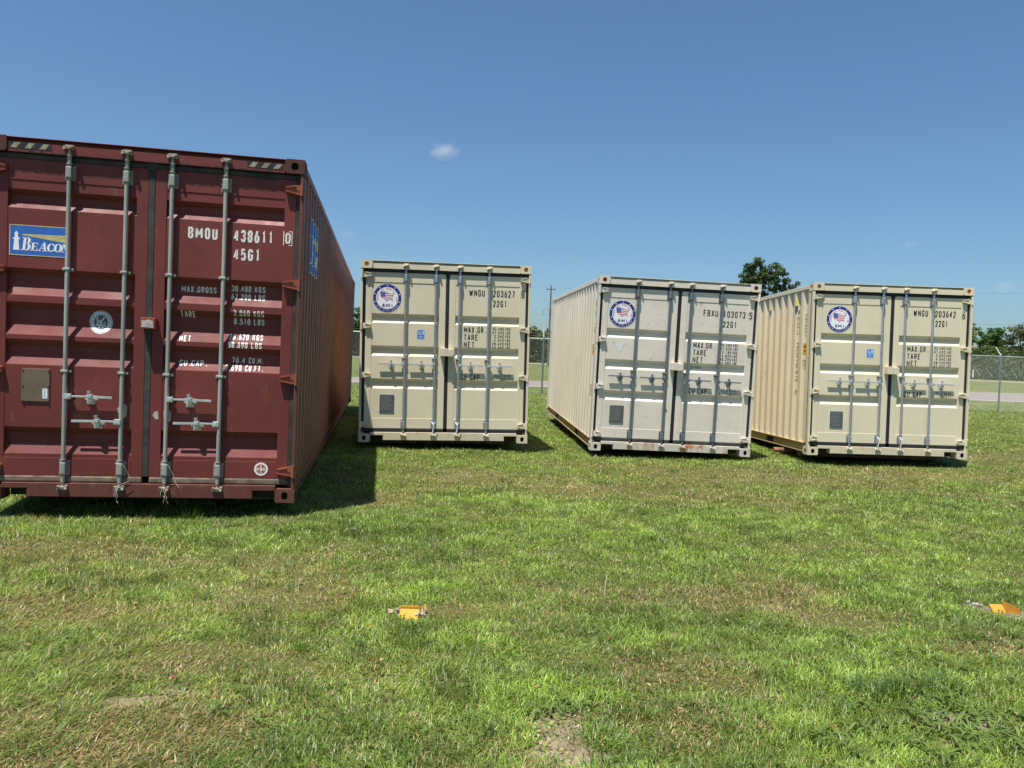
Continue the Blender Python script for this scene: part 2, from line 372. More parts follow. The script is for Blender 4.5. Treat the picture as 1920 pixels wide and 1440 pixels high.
USA = [(-1, .50), (-.92, .62), (-.55, .60), (.05, .60), (.22, .50), (.30, .36), (.42, .42), (.50, .30), (.62, .34), (.78, .52), (.92, .66), (1.0, .52), (.86, .36), (.80, .18), (.72, .02), (.62, -.20), (.60, -.38), (.72, -.62), (.64, -.66), (.52, -.46), (.28, -.42), (.10, -.50), (.02, -.72), (-.14, -.48), (-.30, -.46), (-.52, -.30), (-.80, -.24), (-.96, .04)]
def usa_layers(cx, cy, s):
    bm = bmesh.new(); vs = [bm.verts.new((cx + x * s, 0, cy + y * s)) for x, y in USA]; bm.faces.new(vs)
    bmesh.ops.triangulate(bm, faces=bm.faces[:])
    hs = [cy + (-.72 + 1.38 * k / 11) * s for k in range(12)]
    for h in hs: bmesh.ops.bisect_plane(bm, geom=bm.verts[:] + bm.edges[:] + bm.faces[:], plane_co=(0, 0, h), plane_no=(0, 0, 1))
    cxx = cx - .28 * s; czz = hs[5]
    bmesh.ops.bisect_plane(bm, geom=bm.verts[:] + bm.edges[:] + bm.faces[:], plane_co=(cxx, 0, 0), plane_no=(1, 0, 0))
    A, B, Cc = [], [], []
    for f in bm.faces:
        c = f.calc_center_median(); q = [(v.co.x, v.co.z) for v in f.verts]
        if c.x < cxx and c.z > czz: B.append(q)
        else:
            k = int((c.z - hs[0]) / (hs[1] - hs[0])); (A if k % 2 == 0 else Cc).append(q)
    bm.free(); return A, B, Cc
def ami_logo(cx, cy, r):
    st = [star(cx + .868 * r * math.cos(R_(a)), cy + .868 * r * math.sin(R_(a)), .062 * r) for a in (90, 126, 54, 162, 18, 198, -18)]
    A, B, Cc = usa_layers(cx + .02 * r, cy + .14 * r, .50 * r)
    return [('st_white', [disc(cx, cy, r * .76)] + ringp(cx, cy, r * .975, r * 1.0)), ('st_navy', ringp(cx, cy, r * .76, r * .975)),
            ('st_white', st + arc_text("316-773-3000", cx, cy, r * .868, R_(217), R_(323), r * .095, r * .062, r * .017, True)),
            ('st_red', arc_text("AMERICAN MOBILE, INC", cx, cy, r * .655, R_(193), R_(-16), r * .110, r * .076, r * .020)),
            ('st_red', A), ('st_flagblue', B), ('st_white', Cc),
            ('st_navy', text("AMI", cx - .34 * r, cy - .60 * r, .22 * r, .20 * r, .05 * r, .046 * r))]
def beacon_logo(x0, x1, y0, y1):
    W, Hh = x1 - x0, y1 - y0
    def T(pts): return [(x0 + a * W, y0 + b * Hh) for a, b in pts]
    beams = []
    for k in range(5):
        ya, yb = .70 - .052 * k, .70 - .052 * k - .030
        beams.append(T([(.21, .695 - .006 * k), (.985, yb - .0 + .02), (.985, ya + .025), (.21, .700 - .006 * k)]))
    lh = [T(p) for p in ([(.065, .17), (.165, .17), (.15, .52), (.08, .52)], [(.055, .52), (.175, .52), (.165, .58), (.065, .58)], [(.085, .58), (.145, .58), (.14, .70), (.09, .70)], [(.078, .70), (.152, .70), (.115, .80)])]
    Ls = []
    def sl(ax, ay, bx, by, w):                # slanted stroke, w across x
        sh = .16
        return T([(ax + sh * ay * .4, ay), (ax + w + sh * ay * .4, ay), (bx + w + sh * by * .4, by), (bx + sh * by * .4, by)])
    def arc(cx, cy, rx, ry, a0, a1, tk, tn, n=14):
        out = []
        for i in range(n):
            t0, t1 = R_(a0 + (a1 - a0) * i / n), R_(a0 + (a1 - a0) * (i + 1) / n)
            def pt(t, o):
                th = tn + (tk - tn) * abs(math.cos(t)); k = rx + (th / 2) * o, ry + (th / 2 * .9) * o
                yy = cy + k[1] * math.sin(t); return (cx + k[0] * math.cos(t) + .064 * yy, yy)
            out.append(T([pt(t0, -1), pt(t0, 1), pt(t1, 1), pt(t1, -1)]))
        return out
    b0 = .17
    Ls.append(sl(.205, b0, .205, .60, .045)); Ls.append(sl(.18, b0, .18, b0 + .028, .10)); Ls.append(sl(.18, .575, .18, .60, .10))
    Ls += arc(.262, .495, .040, .095, -90, 90, .045, .03); Ls += arc(.262, .29, .050, .115, -90, 90, .05, .035)
    hs = .44
    Ls.append(sl(.355, b0, .355, hs, .036)); Ls.append(sl(.335, b0, .335, b0 + .024, .11)); Ls.append(sl(.335, hs - .024, .335, hs, .115)); Ls.append(sl(.385, .295, .385, .318, .05)); Ls.append(sl(.437, b0, .443, .25, .012)); Ls.append(sl(.438, .37, .438, hs, .012))
    Ls.append(sl(.475, b0, .545, .46, .014)); Ls.append(sl(.565, b0, .535, .46, .036)); Ls.append(sl(.50, .255, .50, .278, .07)); Ls.append(sl(.455, b0, .455, b0 + .02, .06)); Ls.append(sl(.545, b0, .545, b0 + .02, .08))
    Ls += arc(.68, .305, .050, .125, 35, 325, .045, .022, 20)
    Ls += arc(.795, .305, .050, .125, 0, 360, .045, .022, 24)
    Ls.append(sl(.868, b0, .868, hs, .014)); Ls.append(sl(.868, hs, .94, b0, .04)); Ls.append(sl(.958, b0, .958, hs, .014)); Ls.append(sl(.85, b0, .85, b0 + .02, .05)); Ls.append(sl(.935, hs - .02, .935, hs, .055))
    return [('st_blue', [rect(x0, x1, y0, y1)]), ('st_yellow', frame(x0, x1, y0, y1, Hh * .018) + beams), ('st_white', lh), ('st_white', Ls)]

# ------------------------------------------------------------------ shipping containers
HW = 1.219
def plate_hole(mb, o, ax, ay, inn, w, h, hw, hh, depth, mi=0, mh=1, n=20):
    """rectangular face w x h centred at o with an oval hole hw x hh, and the hole's walls and back"""
    o, ax, ay, inn = Vector(o), Vector(ax), Vector(ay), Vector(inn); outer = []; inner = []
    for k in range(n):
        t = 2 * math.pi * (k + .5) / n; c, s_ = math.cos(t), math.sin(t)
        kk = min((w / 2) / max(abs(c), 1e-6), (h / 2) / max(abs(s_), 1e-6)); outer.append((c * kk, s_ * kk))
        e = .75
        inner.append((math.copysign(abs(c) ** e, c) * hw / 2, math.copysign(abs(s_) ** e, s_) * hh / 2))
    # put rectangle corners exactly
    cor = [(w / 2, h / 2), (-w / 2, h / 2), (-w / 2, -h / 2), (w / 2, -h / 2)]
    for cx, cy in cor:
        j = min(range(n), key=lambda i: (outer[i][0] - cx) ** 2 + (outer[i][1] - cy) ** 2); outer[j] = (cx, cy)
    P = lambda q, d=0: o + ax * q[0] + ay * q[1] + inn * d
    mb.add([P(q) for q in outer] + [P(q) for q in inner], [(k, (k + 1) % n, n + (k + 1) % n, n + k) for k in range(n)], mi)
    mb.add([P(q) for q in inner] + [P(q, depth) for q in inner], [(k, (k + 1) % n, n + (k + 1) % n, n + k) for k in range(n)], mh)
    mb.add([P(q, depth) for q in inner], [tuple(range(n))], mh)
def casting(parent, sx, y0, ydir, zc, mat, holem, top):
    """corner fitting: sx side, front plane y0, going ydir"""
    mb = MB(); w, d, h = .160, .174, .118; xc = sx * (HW - w / 2); yc = y0 + ydir * d / 2
    plate_hole(mb, (xc, y0, zc), (1, 0, 0), (0, 0, 1), (0, ydir, 0), w, h, .052 if not top else .060, .068 if not top else .062, .03)
    plate_hole(mb, (sx * HW, yc, zc), (0, 1, 0), (0, 0, 1), (-sx, 0, 0), d, h, .060, .062, .03)
    x0, x1 = xc - w / 2, xc + w / 2; ya, yb = sorted((y0, y0 + ydir * d)); za, zb = zc - h / 2, zc + h / 2
    mb.add([(x0, ya, zb), (x1, ya, zb), (x1, yb, zb), (x0, yb, zb)], [(0, 1, 2, 3)]); mb.add([(x0, ya, za), (x1, ya, za), (x1, yb, za), (x0, yb, za)], [(0, 1, 2, 3)])
    xi = x0 if sx > 0 else x1; mb.add([(xi, ya, za), (xi, yb, za), (xi, yb, zb), (xi, ya, zb)], [(0, 1, 2, 3)])
    yi = y0 + ydir * d; mb.add([(x0, yi, za), (x1, yi, za), (x1, yi, zb), (x0, yi, zb)], [(0, 1, 2, 3)])
    bm = bmesh.new(); me = bpy.data.meshes.new("corner_casting"); me.from_pydata(mb.v, [], mb.f); me.polygons.foreach_set('material_index', mb.m)
    bm.from_mesh(me); bmesh.ops.remove_doubles(bm, verts=bm.verts[:], dist=1e-5)
    bmesh.ops.recalc_face_normals(bm, faces=bm.faces[:])
    es = [e for e in bm.edges if len(e.link_faces) == 2 and e.calc_face_angle(0) > 1 and all(abs(abs(v.co.z - zc) - h / 2) < 1e-4 or abs(abs(v.co.x - xc) - w / 2) < 1e-4 for v in e.verts) and not any(f.material_index == 1 for f in e.link_faces)]
    bmesh.ops.bevel(bm, geom=es, offset=.010, segments=2, affect='EDGES')
    bm.to_mesh(me); bm.free(); me.materials.append(mat); me.materials.append(holem)
    o = bpy.data.objects.new("corner_casting", me); COL.objects.link(o); o.parent = parent; return o

def side_profile(L):
    """corrugation of a long wall: list of (v, depth)"""
    p = [(.10, 0.0)]; v = .19; 
    while v + .278 < L - .12:
        p += [(v, 0), (v + .068, .036), (v + .138, .036), (v + .206, 0)]; v += .278
    p += [(L - .10, 0.0)]; return p
def prof_at(prof, v):
    for (a, da), (b, db) in zip(prof, prof[1:]):
        if a <= v <= b: return da + (db - da) * (v - a) / max(b - a, 1e-9)
    return 0.0

def container(name, label, loc, rot, H, L, S):
    root = empty(name, loc, rot); tag(root, label, "shipping container", "shipping containers parked side by side on the grass")
    FR, DR, SD, LOW = M[S['frame']], M[S['door']], M[S['side']], M[S['low']]
    red = S['kind'] == 'red'
    zs0, zs1 = .142, .196                                 # bottom gasket
    zt1 = H - .120; zt0 = H - .165                        # top gasket
    # castings
    for sx in (-1, 1):
        for y0, yd in ((0.0, 1), (L, -1)):
            casting(root, sx, y0, yd, .059, M[S['cast_low']], M['hole_dark'], False)
            casting(root, sx, y0, yd, H - .059, M[S['cast']], M[S['hole']], True)
    # corner posts
    for sx in (-1, 1):
        mb = MB().box(sx * 1.188, sx * HW - sx * .002, .006, .075, .119, H - .119, ch=.005).box(sx * 1.150, sx * 1.187, .075, .13, .119, H - .119)
        mb.build("corner_post", M[S['post']], root)
        MB().box(sx * 1.10, sx * (HW - .003), L - .12, L - .004, .119, H - .119, ch=.006).build("corner_post", FR, root)
    # header above the doors: face, gutter and roof lip
    mb = MB().box(-1.058, 1.058, .0165, .13, H - .119, H - .042, ch=.003).box(-1.058, 1.058, .060, .12, H - .042, H - .011).box(-1.058, 1.058, .008, .12, H - .011, H - .004, ch=.002)
    if red: mb = MB().box(-1.058, 1.058, .012, .13, H - .119, H - .040, ch=.003).box(-1.058, 1.058, .050, .12, H - .040, H - .011).box(-1.058, 1.058, .004, .12, H - .011, H - .004, ch=.002)
    mb.build("header", FR, root)
    # sill with the two pocket notches beside the castings
    mb = MB().box(-.860, .860, .010, .14, .030, zs0, ch=.004)
    for sx in (-1, 1): mb.box(sx * .860, sx * 1.058, .010, .14, .100, zs0, ch=.003); mb.box(sx * .860, sx * .872, .011, .16, .030, .099); mb.box(sx * .8725, sx * 1.045, .14, .16, .02, .0995, mi=1)
    mb.build("door_sill", [LOW, M['under']], root)
    # long side walls, rails, pockets
    pr = side_profile(L); zb, zt = .172, H - .075
    for sx in (-1, 1):
        mb = MB(); xw = HW - .006
        vs = []; fs = []
        for v, d in pr: vs += [(sx * (xw - d), v, zb), (sx * (xw - d), v, zt)]
        fs = [(2 * i, 2 * i + 2, 2 * i + 3, 2 * i + 1) for i in range(len(pr) - 1)]
        mb.add(vs, fs); mb.box(sx * (xw - .060), sx * (xw - .058), .1, L - .1, zb, zt)
        mb.build("side_wall", SD, root)
        MB().box(sx * (HW - .062), sx * HW - sx * .001, .174, L - .174, H - .085, H - .020, ch=.005).build("top_side_rail", M[S['rail']], root)
        mb = MB().box(sx * (HW - .055), sx * (HW - .001), .174, L - .174, .160, .172); pk = [(1.50, 1.86), (L - 1.86, L - 1.50)] if not red else []
        cur = .174
        for a, b in pk + [(L - .174, None)]:
            mb.box(sx * (HW - .060), sx * (HW - .040), cur, a, .042, .160)
            if b: mb.box(sx * (HW - .090), sx * (HW - .062), a, b, .045, .150, mi=1); mb.box(sx * (HW - .060), sx * (HW - .041), a, b, .135, .160); cur = b
        mb.box(sx * (HW - .06), sx * (HW - .012), .174, L - .174, .030, .0415)
        mb.build("bottom_side_rail", [M[S['lowrail']], M['under']], root)
    # far end wall, roof, floor
    mb = MB(); vs = []; xs = np.arange(-1.10, 1.11, .11)
    for i, x in enumerate(xs): d = [0, 0, .04, .04][i % 4]; vs += [(x, L - .03 - d, .15), (x, L - .03 - d, H - .12)]
    mb.add(vs, [(2 * i, 2 * i + 2, 2 * i + 3, 2 * i + 1) for i in range(len(xs) - 1)]); mb.box(-1.06, 1.06, L - .12, L - .01, H - .12, H - .01).box(-1.06, 1.06, L - .12, L - .01, .02, .15)
    mb.build("end_wall", SD, root)
    mb = MB(); vs = []; fs = []; ys = np.arange(.12, L - .11, .105)
    for i, y in enumerate(ys): z = H - .010 - (.018 if i % 2 else 0); vs += [(-1.157, y, z), (1.157, y, z)]
    mb.add(vs, [(2 * i, 2 * i + 1, 2 * i + 3, 2 * i + 2) for i in range(len(ys) - 1)]).box(-1.157, 1.157, .12, L - .12, H - .06, H - .05)
    mb.build("roof", FR, root)
    mb = MB().box(-1.15, 1.15, .14, L - .12, .152, .158)
    y = .5
    while y < L - .3: mb.box(-1.15, 1.15, y, y + .045, .035, .150); y += .31
    mb.build("floor_frame", M['under'], root)
    # ---- doors
    yF = .045; yS = .050 if not red else .049; RD = S['rdepth']
    rec = S['rec']; z_top, z_bot = S['trim_top'], S['trim_bot']
    zprof = [(z_bot, yS)]
    for (zhi, zlo, su, sl_) in sorted(rec, key=lambda r: r[1]):
        zprof += [(zlo, yS), (zlo + sl_, yS + RD), (zhi - su, yS + RD), (zhi, yS)]
    zprof += [(z_top, yS)]
    zprof = [q for q in zprof if q[0] >= z_bot - 1e-6]
    def dy(u, z):
        if -.103 < u < .127: return yF
        if u > 1.061 or u < -1.061: return yF
        if z >= z_top or z <= z_bot: return yF
        for (a0, d0), (a1, d1) in zip(zprof, zprof[1:]):
            if a0 <= z <= a1: return d0 + (d1 - d0) * (z - a0) / max(a1 - a0, 1e-9)
        return yF
    surf = lambda a, b, off: (a, dy(a, b) - off, b)
    cz = [q[0] for q in zprof] + [(p[0] + q[0]) / 2 for p, q in zip(zprof, zprof[1:]) if False]
    doors = {}
    for sd in (-1, 1):
        if sd < 0: uo, ui, po, pi_ = -1.148, -.014, -1.061, -.103
        else: uo, ui, po, pi_ = 1.152, .038, 1.061, .127
        yb = yS + RD + .012
        mb = MB(); mb.box(uo, po, yF, yb, zs1, zt0, ch=.004); mb.box(pi_, ui, yF, yb, zs1, zt0, ch=.004)
        mb.box(po, pi_, yF, yb, z_top, zt0 - .001, ch=.003); mb.box(po, pi_, yF, yb, zs1 + .001, z_bot, ch=.003)
        vs = []; fs = []
        for z, y in zprof: vs += [(po, y, z), (pi_, y, z)]
        mb.add(vs, [(2 * i, 2 * i + 1, 2 * i + 3, 2 * i + 2) for i in range(len(zprof) - 1)])
        d = mb.build("door", DR, root); doors[sd] = d
        # gaskets round the leaf
        gm = M[S['gasket']]
        mb = MB(); e = sd * 1.190 if sd > 0 else -1.188
        a, b = sorted((uo, e)); mb.box(a + .0015, b - .0015, yF - .004, yF + .03, zs0 + .002, zt1 - .002, ch=.006)
        a, b = sorted((uo, ui)); mb.box(a + .002, b, yF - .006, yF + .03, zt0 + .0005, zt1 - .003, ch=.010)
        mb.build("gasket", gm, d)
        MB().box(a + .002, b, yF - .008, yF + .03, zs0 + .003, zs1 - .0005, ch=.012).build("gasket", M[S['gasket_low']], d)
        if sd < 0: MB().box(-.0125, .0365, yF - .003, yF + .03, zs1 + .0005, zt0 - .0005, ch=.006).box(-.03, .052, yF - .011, yF, zt0 - .012, zt1 + .002, ch=.004).build("gasket", gm, d)
        # hinges
        for hz in S['hinges']:
            mb = MB(); x0, x1, x2 = sd * 1.212, sd * 1.150, sd * 1.068
            hh = .040
            mb.prism([(x0, hz - hh), (x1, hz - hh), (x2, hz - hh * .55), (x2, hz + hh * .55), (x1, hz + hh), (x0, hz + hh)], .020, .036)
            mb.prism([(x1, hz + hh * .9), (x2, hz + hh * .50), (x2, hz + hh * .28), (x1, hz + hh * .62)], .010, .0198)
            mb.prism([(x1, hz - hh * .9), (x2, hz - hh * .50), (x2, hz - hh * .28), (x1, hz - hh * .62)], .010, .0198)
            mb.box(x2 - sd * .0, x1, .036, yF, hz - hh * .5, hz + hh * .5)
            mb.tube((sd * 1.202, .004, hz - hh - .012), (sd * 1.202, .004, hz + hh + .012), .013, 10)
            for q in (1.185, 1.165): mb.tube((sd * q, .020, hz), (sd * q, .015, hz), .006, 8)
            mb.build("hinge", M[S['hinge']], d)
    # hazard tape on the red header
    surf_h = lambda a, b, off: (a, .012 - off, b)
    if red:
        for x0, x1, k2 in ((-1.050, -.735, 'st_yellow'), (.755, 1.045, 'st_grey')):
            ly = [('ink_black', [rect(x0, x1, 2.802, 2.852)])]
            ss = []
            for k in range(3):
                a = x0 + .012 + k * (x1 - x0) / 3; ss.append([(a, 2.806), (a + .045, 2.806), (a + .078, 2.849), (a + .033, 2.849)])
            ly.append(('tape_pale', ss)); decal("hazard_tape", ly, surf_h, root)
    # ---- lock box over the seam
    zc = S['box_z']; mb = MB().box(-.075, .016, -.045, .043, zc - .055, zc + .062, ch=.006).box(.018, .100, -.052, .043, zc - .056, zc + .050, ch=.005)
    if red: mb = MB().box(-.030, .080, -.038, .043, zc - .045, zc + .048, ch=.005)
    lb = mb.build("lock_box", M[S['lockbox']], root)
    if red: decal("torn_sticker", [('torn', [[(-.022, zc - .03), (.07, zc - .034), (.066, zc + .02), (.03, zc + .034), (.0, zc + .022), (-.02, zc + .03)]])], lambda a, b, off: (a, -.038 - off, b), lb)
    # ---- locking bars
    RM, BM_ = M[S['rod']], M[S['bracket']]
    bars = []
    for (u, hub, end, hz, clamps) in S['bars']:
        mb = MB(); yr = .002; r = .0165
        top = H - .068; 
        mb.tube((u, yr, .150), (u, yr, top - .035), r, 14); mb.tube((u, yr, top - .036), (u, yr, top + .0), .012, 12); mb.tube((u, yr, .105), (u, yr, .150), .012, 12)
        for z_ in (S['bt'][0] + .006, S['bb'][0] + .004, H - .125): mb.tube((u, yr, z_), (u, yr, z_ + .008), .022, 14)
        bar = mb.build("locking_bar", RM, root); bars.append(bar)
        for (z1, z0) in (S['bt'], S['bb']):
            mb = MB().box(u - .040, u + .040, .030, yF - .001, z0, z1, ch=.003)
            h3 = (z1 - z0)
            mb.box(u - .022, u + .022, -.020, .031, z0 + h3 * .10, z1 - h3 * .10, ch=.010)
            for zz in (z0 + h3 * .22, z0 + h3 * .5, z0 + h3 * .78):
                for q in (-.032, .032): mb.tube((u + q, .030, zz), (u + q, .022, zz), .006, 8)
            mb.build("bracket", BM_, bar)
        for cz_ in clamps:
            mb = MB().box(u - .042, u + .042, .020, yF - .001, cz_ - .013, cz_ + .013, ch=.003).box(u - .021, u + .021, -.018, .021, cz_ - .012, cz_ + .012, ch=.008)
            for q in (-.034, .034): mb.tube((u + q, .020, cz_), (u + q, .010, cz_), .007, 8)
            mb.build("bar_clamp", BM_, bar)
        for zc_, up in ((H - .062, 1), (.108, -1)):
            mb = MB().box(u - .040, u - .020, -.028, .011, zc_ - .020, zc_ + .016, ch=.006).box(u + .020, u + .042, -.028, .011, zc_ - .016, zc_ + .020, ch=.006)
            mb.box(u - .030, u + .030, -.012, .011, zc_ + .008 * up, zc_ + .026 * up, ch=.004).box(u - .018, u + .018, -.024, .008, zc_ - .012, zc_ + .012, ch=.006)
            mb.tube((u - .034, -.03, zc_ - .016 * up), (u - .018, -.026, zc_ - .004 * up), .008, 8); mb.tube((u + .036, -.03, zc_ + .014 * up), (u + .02, -.026, zc_ + .002 * up), .009, 8)
            mb.build("cam_keeper", M[S['keeper']], bar)
        sg = 1 if end > u else -1
        mb = MB().box(u, u + sg * .050, -.020, .018, hz - .022, hz + .022, ch=.004)
        mb.box(u + sg * .045, hub, -.006, .008, hz - .007, hz + .009, ch=.003)
        a, b = (hub, end)
        mb.prism([(hub, hz - .006), (end, hz - .011), (end, hz + .008), (hub, hz + .010)], -.008, .008)
        mb.tube((u + sg * .030, -.020, hz), (u + sg * .030, -.024, hz), .010, 10)
        mb.build("handle", M[S['handle']], bar)
        mb = MB().box(hub - .032, hub + .032, .030, yF - .001, hz - .062, hz - .012, ch=.004)
        mb.box(hub - .022, hub + .022, -.006, .030, hz - .052, hz - .010, ch=.010).box(hub - .020, hub + .020, -.016, .026, hz + .009, hz + .022, ch=.006)
        mb.tube((hub - .001, -.010, hz + .018), (hub - .006, -.008, hz + .052), .012, 10, .017).box(hub - .016, hub + .016, -.022, -.0085, hz - .012, hz + .020, ch=.006)
        mb.box(hub - .050, hub + .050, .034, yF - .0015, hz - .030, hz + .010, ch=.003)
        mb.build("handle_catch", M[S['catch']], bar)
    return dict(root=root, doors=doors, bars=bars, surf=surf, cz=cz, prof=pr, H=H, L=L, yF=yF)

def side_surf(c, sx):
    pr = c['prof']
    return (lambda a, b, off: (sx * (HW - .006 - prof_at(pr, a) + off), a, b)), [p[0] for p in pr]
def loc_of(v): return (v[0], v[1], v[2] + CAM_H)

# measured poses ----------------------------------------------------------------------------------
creamS = dict(kind='cream', lowrail='cream_rail', frame='cream', door='cream', side='cream_side', low='cream_low', cast='cream', cast_low='cream_low', hole='hole_rust', post='cream', rail='cream', rdepth=.029,
    rec=[(1.841, 1.706, .035, .032), (1.382, 1.236, .035, .032), (.911, .768, .035, .032)], trim_top=2.282, trim_bot=.342, gasket='rubber', gasket_low='rubber',
    hinges=(2.385, 1.658, .960, .252), hinge='cream', box_z=1.302, lockbox='cream', rod='zinc', bracket='zinc', keeper='cream', handle='zinc_bright', catch='zinc_bright',
    bt=(2.418, 2.285), bb=(.322, .178), bars=[(-.588, -.770, -.957, 1.120, (1.209,)), (-.158, -.340, -.528, 1.120, (1.209,)), (.185, .365, .548, 1.120, (1.209,)), (.606, .790, .972, 1.116, (1.205,))])
whiteS = dict(creamS, kind='white', lowrail='white_rail', frame='white', door='white', side='white_side', low='white_low', cast='white', cast_low='white_cast', hole='hole_rust_red', post='white', rail='white', hinge='white', lockbox='white',
    keeper='white_cast', rod='zinc_dark', bracket='zinc_dark', handle='zinc_dark', catch='zinc_dark', rec=[(1.830, 1.690, .035, .032), (1.371, 1.225, .035, .032), (.906, .762, .035, .032)],
    bars=[(-.634, -.828, -1.006, 1.122, (1.205,)), (-.150, -.346, -.530, 1.118, (1.195,)), (.168, .365, .545, 1.112, (1.205,)), (.632, .822, 1.000, 1.108, (1.20,))], gasket_low='rubber_old')
redS = dict(kind='red', lowrail='red_side', frame='red', door='red', side='red_side', low='red_low', cast='red_dark', cast_low='red_rust', hole='hole_dark', post='red_rust', rail='red_side', rdepth=.042,
    rec=[(2.492, 2.343, .04, .060), (1.868, 1.652, .05, .075), (1.597, 1.335, .05, .080), (1.299, 1.095, .05, .075), (.591, .374, .05, .078)], trim_top=2.565, trim_bot=.342, gasket='rubber_old', gasket_low='rubber_dirty',
    hinges=(2.648, 1.853, 1.053, .265), hinge='red_hinge', box_z=1.468, lockbox='red_hinge', rod='zinc_old', bracket='zinc_old', keeper='zinc_rusty', handle='zinc_bright', catch='zinc_bright',
    bt=(2.703, 2.585), bb=(.327, .200), bars=[(-.602, -.412, -.244, .850, (1.874, 1.052)), (-.172, -.355, -.547, .652, (1.874, 1.052)), (.176, .354, .527, .850, (1.874, 1.052)), (.594, .415, .231, .655, (1.874, 1.052))])

CR = container("shipping_container", "tall long rust-red container with galvanised bars, nearest and leftmost of the four", loc_of((-3.022, 6.220, -1.325)), (.0033, .0054, .1718), 2.896, 12.192, redS)
C2 = container("shipping_container", "cream container beside the red one, door lettering ending in check digit 8", loc_of((-.952, 10.928, -1.303)), (-.0016, -.0139, .1317), 2.591, 6.058, creamS)
C3 = container("shipping_container", "off-white container with dark grey bars and rusty sill, between the two cream containers", loc_of((2.411, 11.318, -1.381)), (.0162, .0121, .0647), 2.591, 6.058, whiteS)
C4 = container("shipping_container", "cream container furthest right, side lettering down its left wall and rusty pipe beneath", loc_of((5.698, 11.401, -1.317)), (-.017, -.0065, .0234), 2.591, 6.058, creamS)
for c in (CR, C2, C3, C4): c['root'].rotation_mode = 'XYZ'
def set_rot(c, yaw, pit, rol):      # matches the survey: Rz(yaw) Rx(pitch) Ry(roll)
    m = Matrix.Rotation(yaw, 4, 'Z') @ Matrix.Rotation(pit, 4, 'X') @ Matrix.Rotation(rol, 4, 'Y'); c['root'].rotation_euler = m.to_euler()
set_rot(CR, .1718, .0033, .0054); set_rot(C2, .1317, -.0016, -.0139); set_rot(C3, .0647, .0162, .0121); set_rot(C4, .0234, -.017, -.0065)

# ---- lettering and stickers
def words(c, items, key, door, w):
    for t, x0, x1, z, h in items: decal("lettering", [(key, text_fit(t, x0 + c['k'], x1 + c['k'], z, h, w))], c['surf'], door, (), c['cz'])
for c, k in ((CR, -.0110), (C2, .002), (C3, .014), (C4, .0265)):
    c['k'] = k
    for o in c['bars']: o.location = (k * .3, .014, 0)
def sh(c, layers): return [(m, [[(p[0] + c['k'], p[1]) for p in q] for q in ps]) for m, ps in layers]
def cream_marks(c, owner, number, check, rows, cap, logo, lr, plate, ox=0.0, oz=0.0, white=False):
    s, cz = c['surf'], c['cz']; dL, dR = c['doors'][-1], c['doors'][1]; k = 'ink_black'
    o_, n_ = owner[1], number[1]
    words(c, [(owner[0], o_[0], o_[1], o_[2], .095), (number[0], n_[0], n_[1], n_[2], .095), ("22G1", number[2][0], number[2][1], number[2][2], .092)], k, dR, .0135)
    x, z = check[1]
    decal("lettering", sh(c, [(k, text(check[0], x - .002, z, .095, .042, 0, .0130))]), s, dR, (), cz)
    decal("check_outline", sh(c, [(k, frame(x - .012, x + .046, z - .012, z + .107, .003))]), s, dR, (), cz)
    it = [("GR.", .451 + ox, .571 + ox, 1.598 + oz, .086)] + [(t, .256 + ox, .256 + ox + n, z + oz, .086) for t, z, n in (("MAX.", 1.598, .180), ("TARE", 1.489, .205), ("NET", 1.382, .155))]
    it.append(("CU.CAP.", .222 + ox * .5, .530 + ox * .5, .913 + oz, .085)); words(c, it, k, dR, .0120)
    it = []
    for i, t in enumerate(rows):
        num, un = t.split(); z = 1.645 - i * .0542 + oz; xr = .845 + ox
        wd = len(num) * .029; it += [(num, xr - wd - .002, xr - .004, z, .040), (un, .862 + ox, .932 + ox, z, .040)]
    for i, (a, b) in enumerate(cap):
        z = .966 - i * .050 + oz; xr = .825 + ox; it += [(a, xr - len(a) * .027, xr, z, .040), (b, .848 + ox, .848 + ox + len(b) * .022, z, .038)]
    words(c, it, k, dR, .0062)
    decal("round_sticker", sh(c, ami_logo(*logo)), s, dL, (), cz)
    if lr:
        x, z = lr; x += c['k']; decal("blue_sticker", [('st_grey', [rect(x - .058, x + .058, z - .066, z + .066)]), ('st_lr', [rect(x - .051, x + .051, z - .060, z + .060)]),
            ('st_white', [rect(x - .034, x - .028, z - .005, z + .045)] + text("LR", x - .016, z - .006, .048, .028, .004, .008) + [rect(x - .03, x + .035, z - .030, z - .026), rect(x - .03, x + .02, z - .042, z - .038)])], s, dL, (), cz)
    x0, x1, z0, z1 = plate; x0 += c['k']; x1 += c['k']
    mb = MB().box(x0, x1, c['yF'] - .004, c['yF'] + .006, z0, z1, ch=.002)
    o = mb.build("data_plate", M['plate_grey'], dL)
    ln = [rect(x0 + .02, x1 - .02 - (i * 37 % 50) / 1000, z1 - .025 - i * .0195, z1 - .019 - i * .0195) for i in range(11)]
    decal("plate_engraving", [('plate_line', ln)], lambda a, b, off: (a, c['yF'] - .004 - off, b), dL, base=.0008)
    if not white:
        w = .008; decal("plate_border", [('st_white' if False else 'plate_line', [])] if False else [('st_white', frame(x0 - w, x1 + w, z0 - w, z1 + w, w - .001))], s, dL, (), cz)
cream_marks(C2, ("WNGU", (.320, .547, 2.128)), ("203627", (.668, .985, 2.126), (.671, .871, 1.984)), ("8", (1.086, 2.128)), ["30.480 KGS", "67.200 LBS", "2.060 KGS", "4.540 LBS", "28.420 KGS", "62.660 LBS"],
    [("33.2", "CU.M."), ("1.172", "CU.FT.")], (-.849, 2.060, .206), (-.362, 1.556), (-.932, -.725, .428, .682))
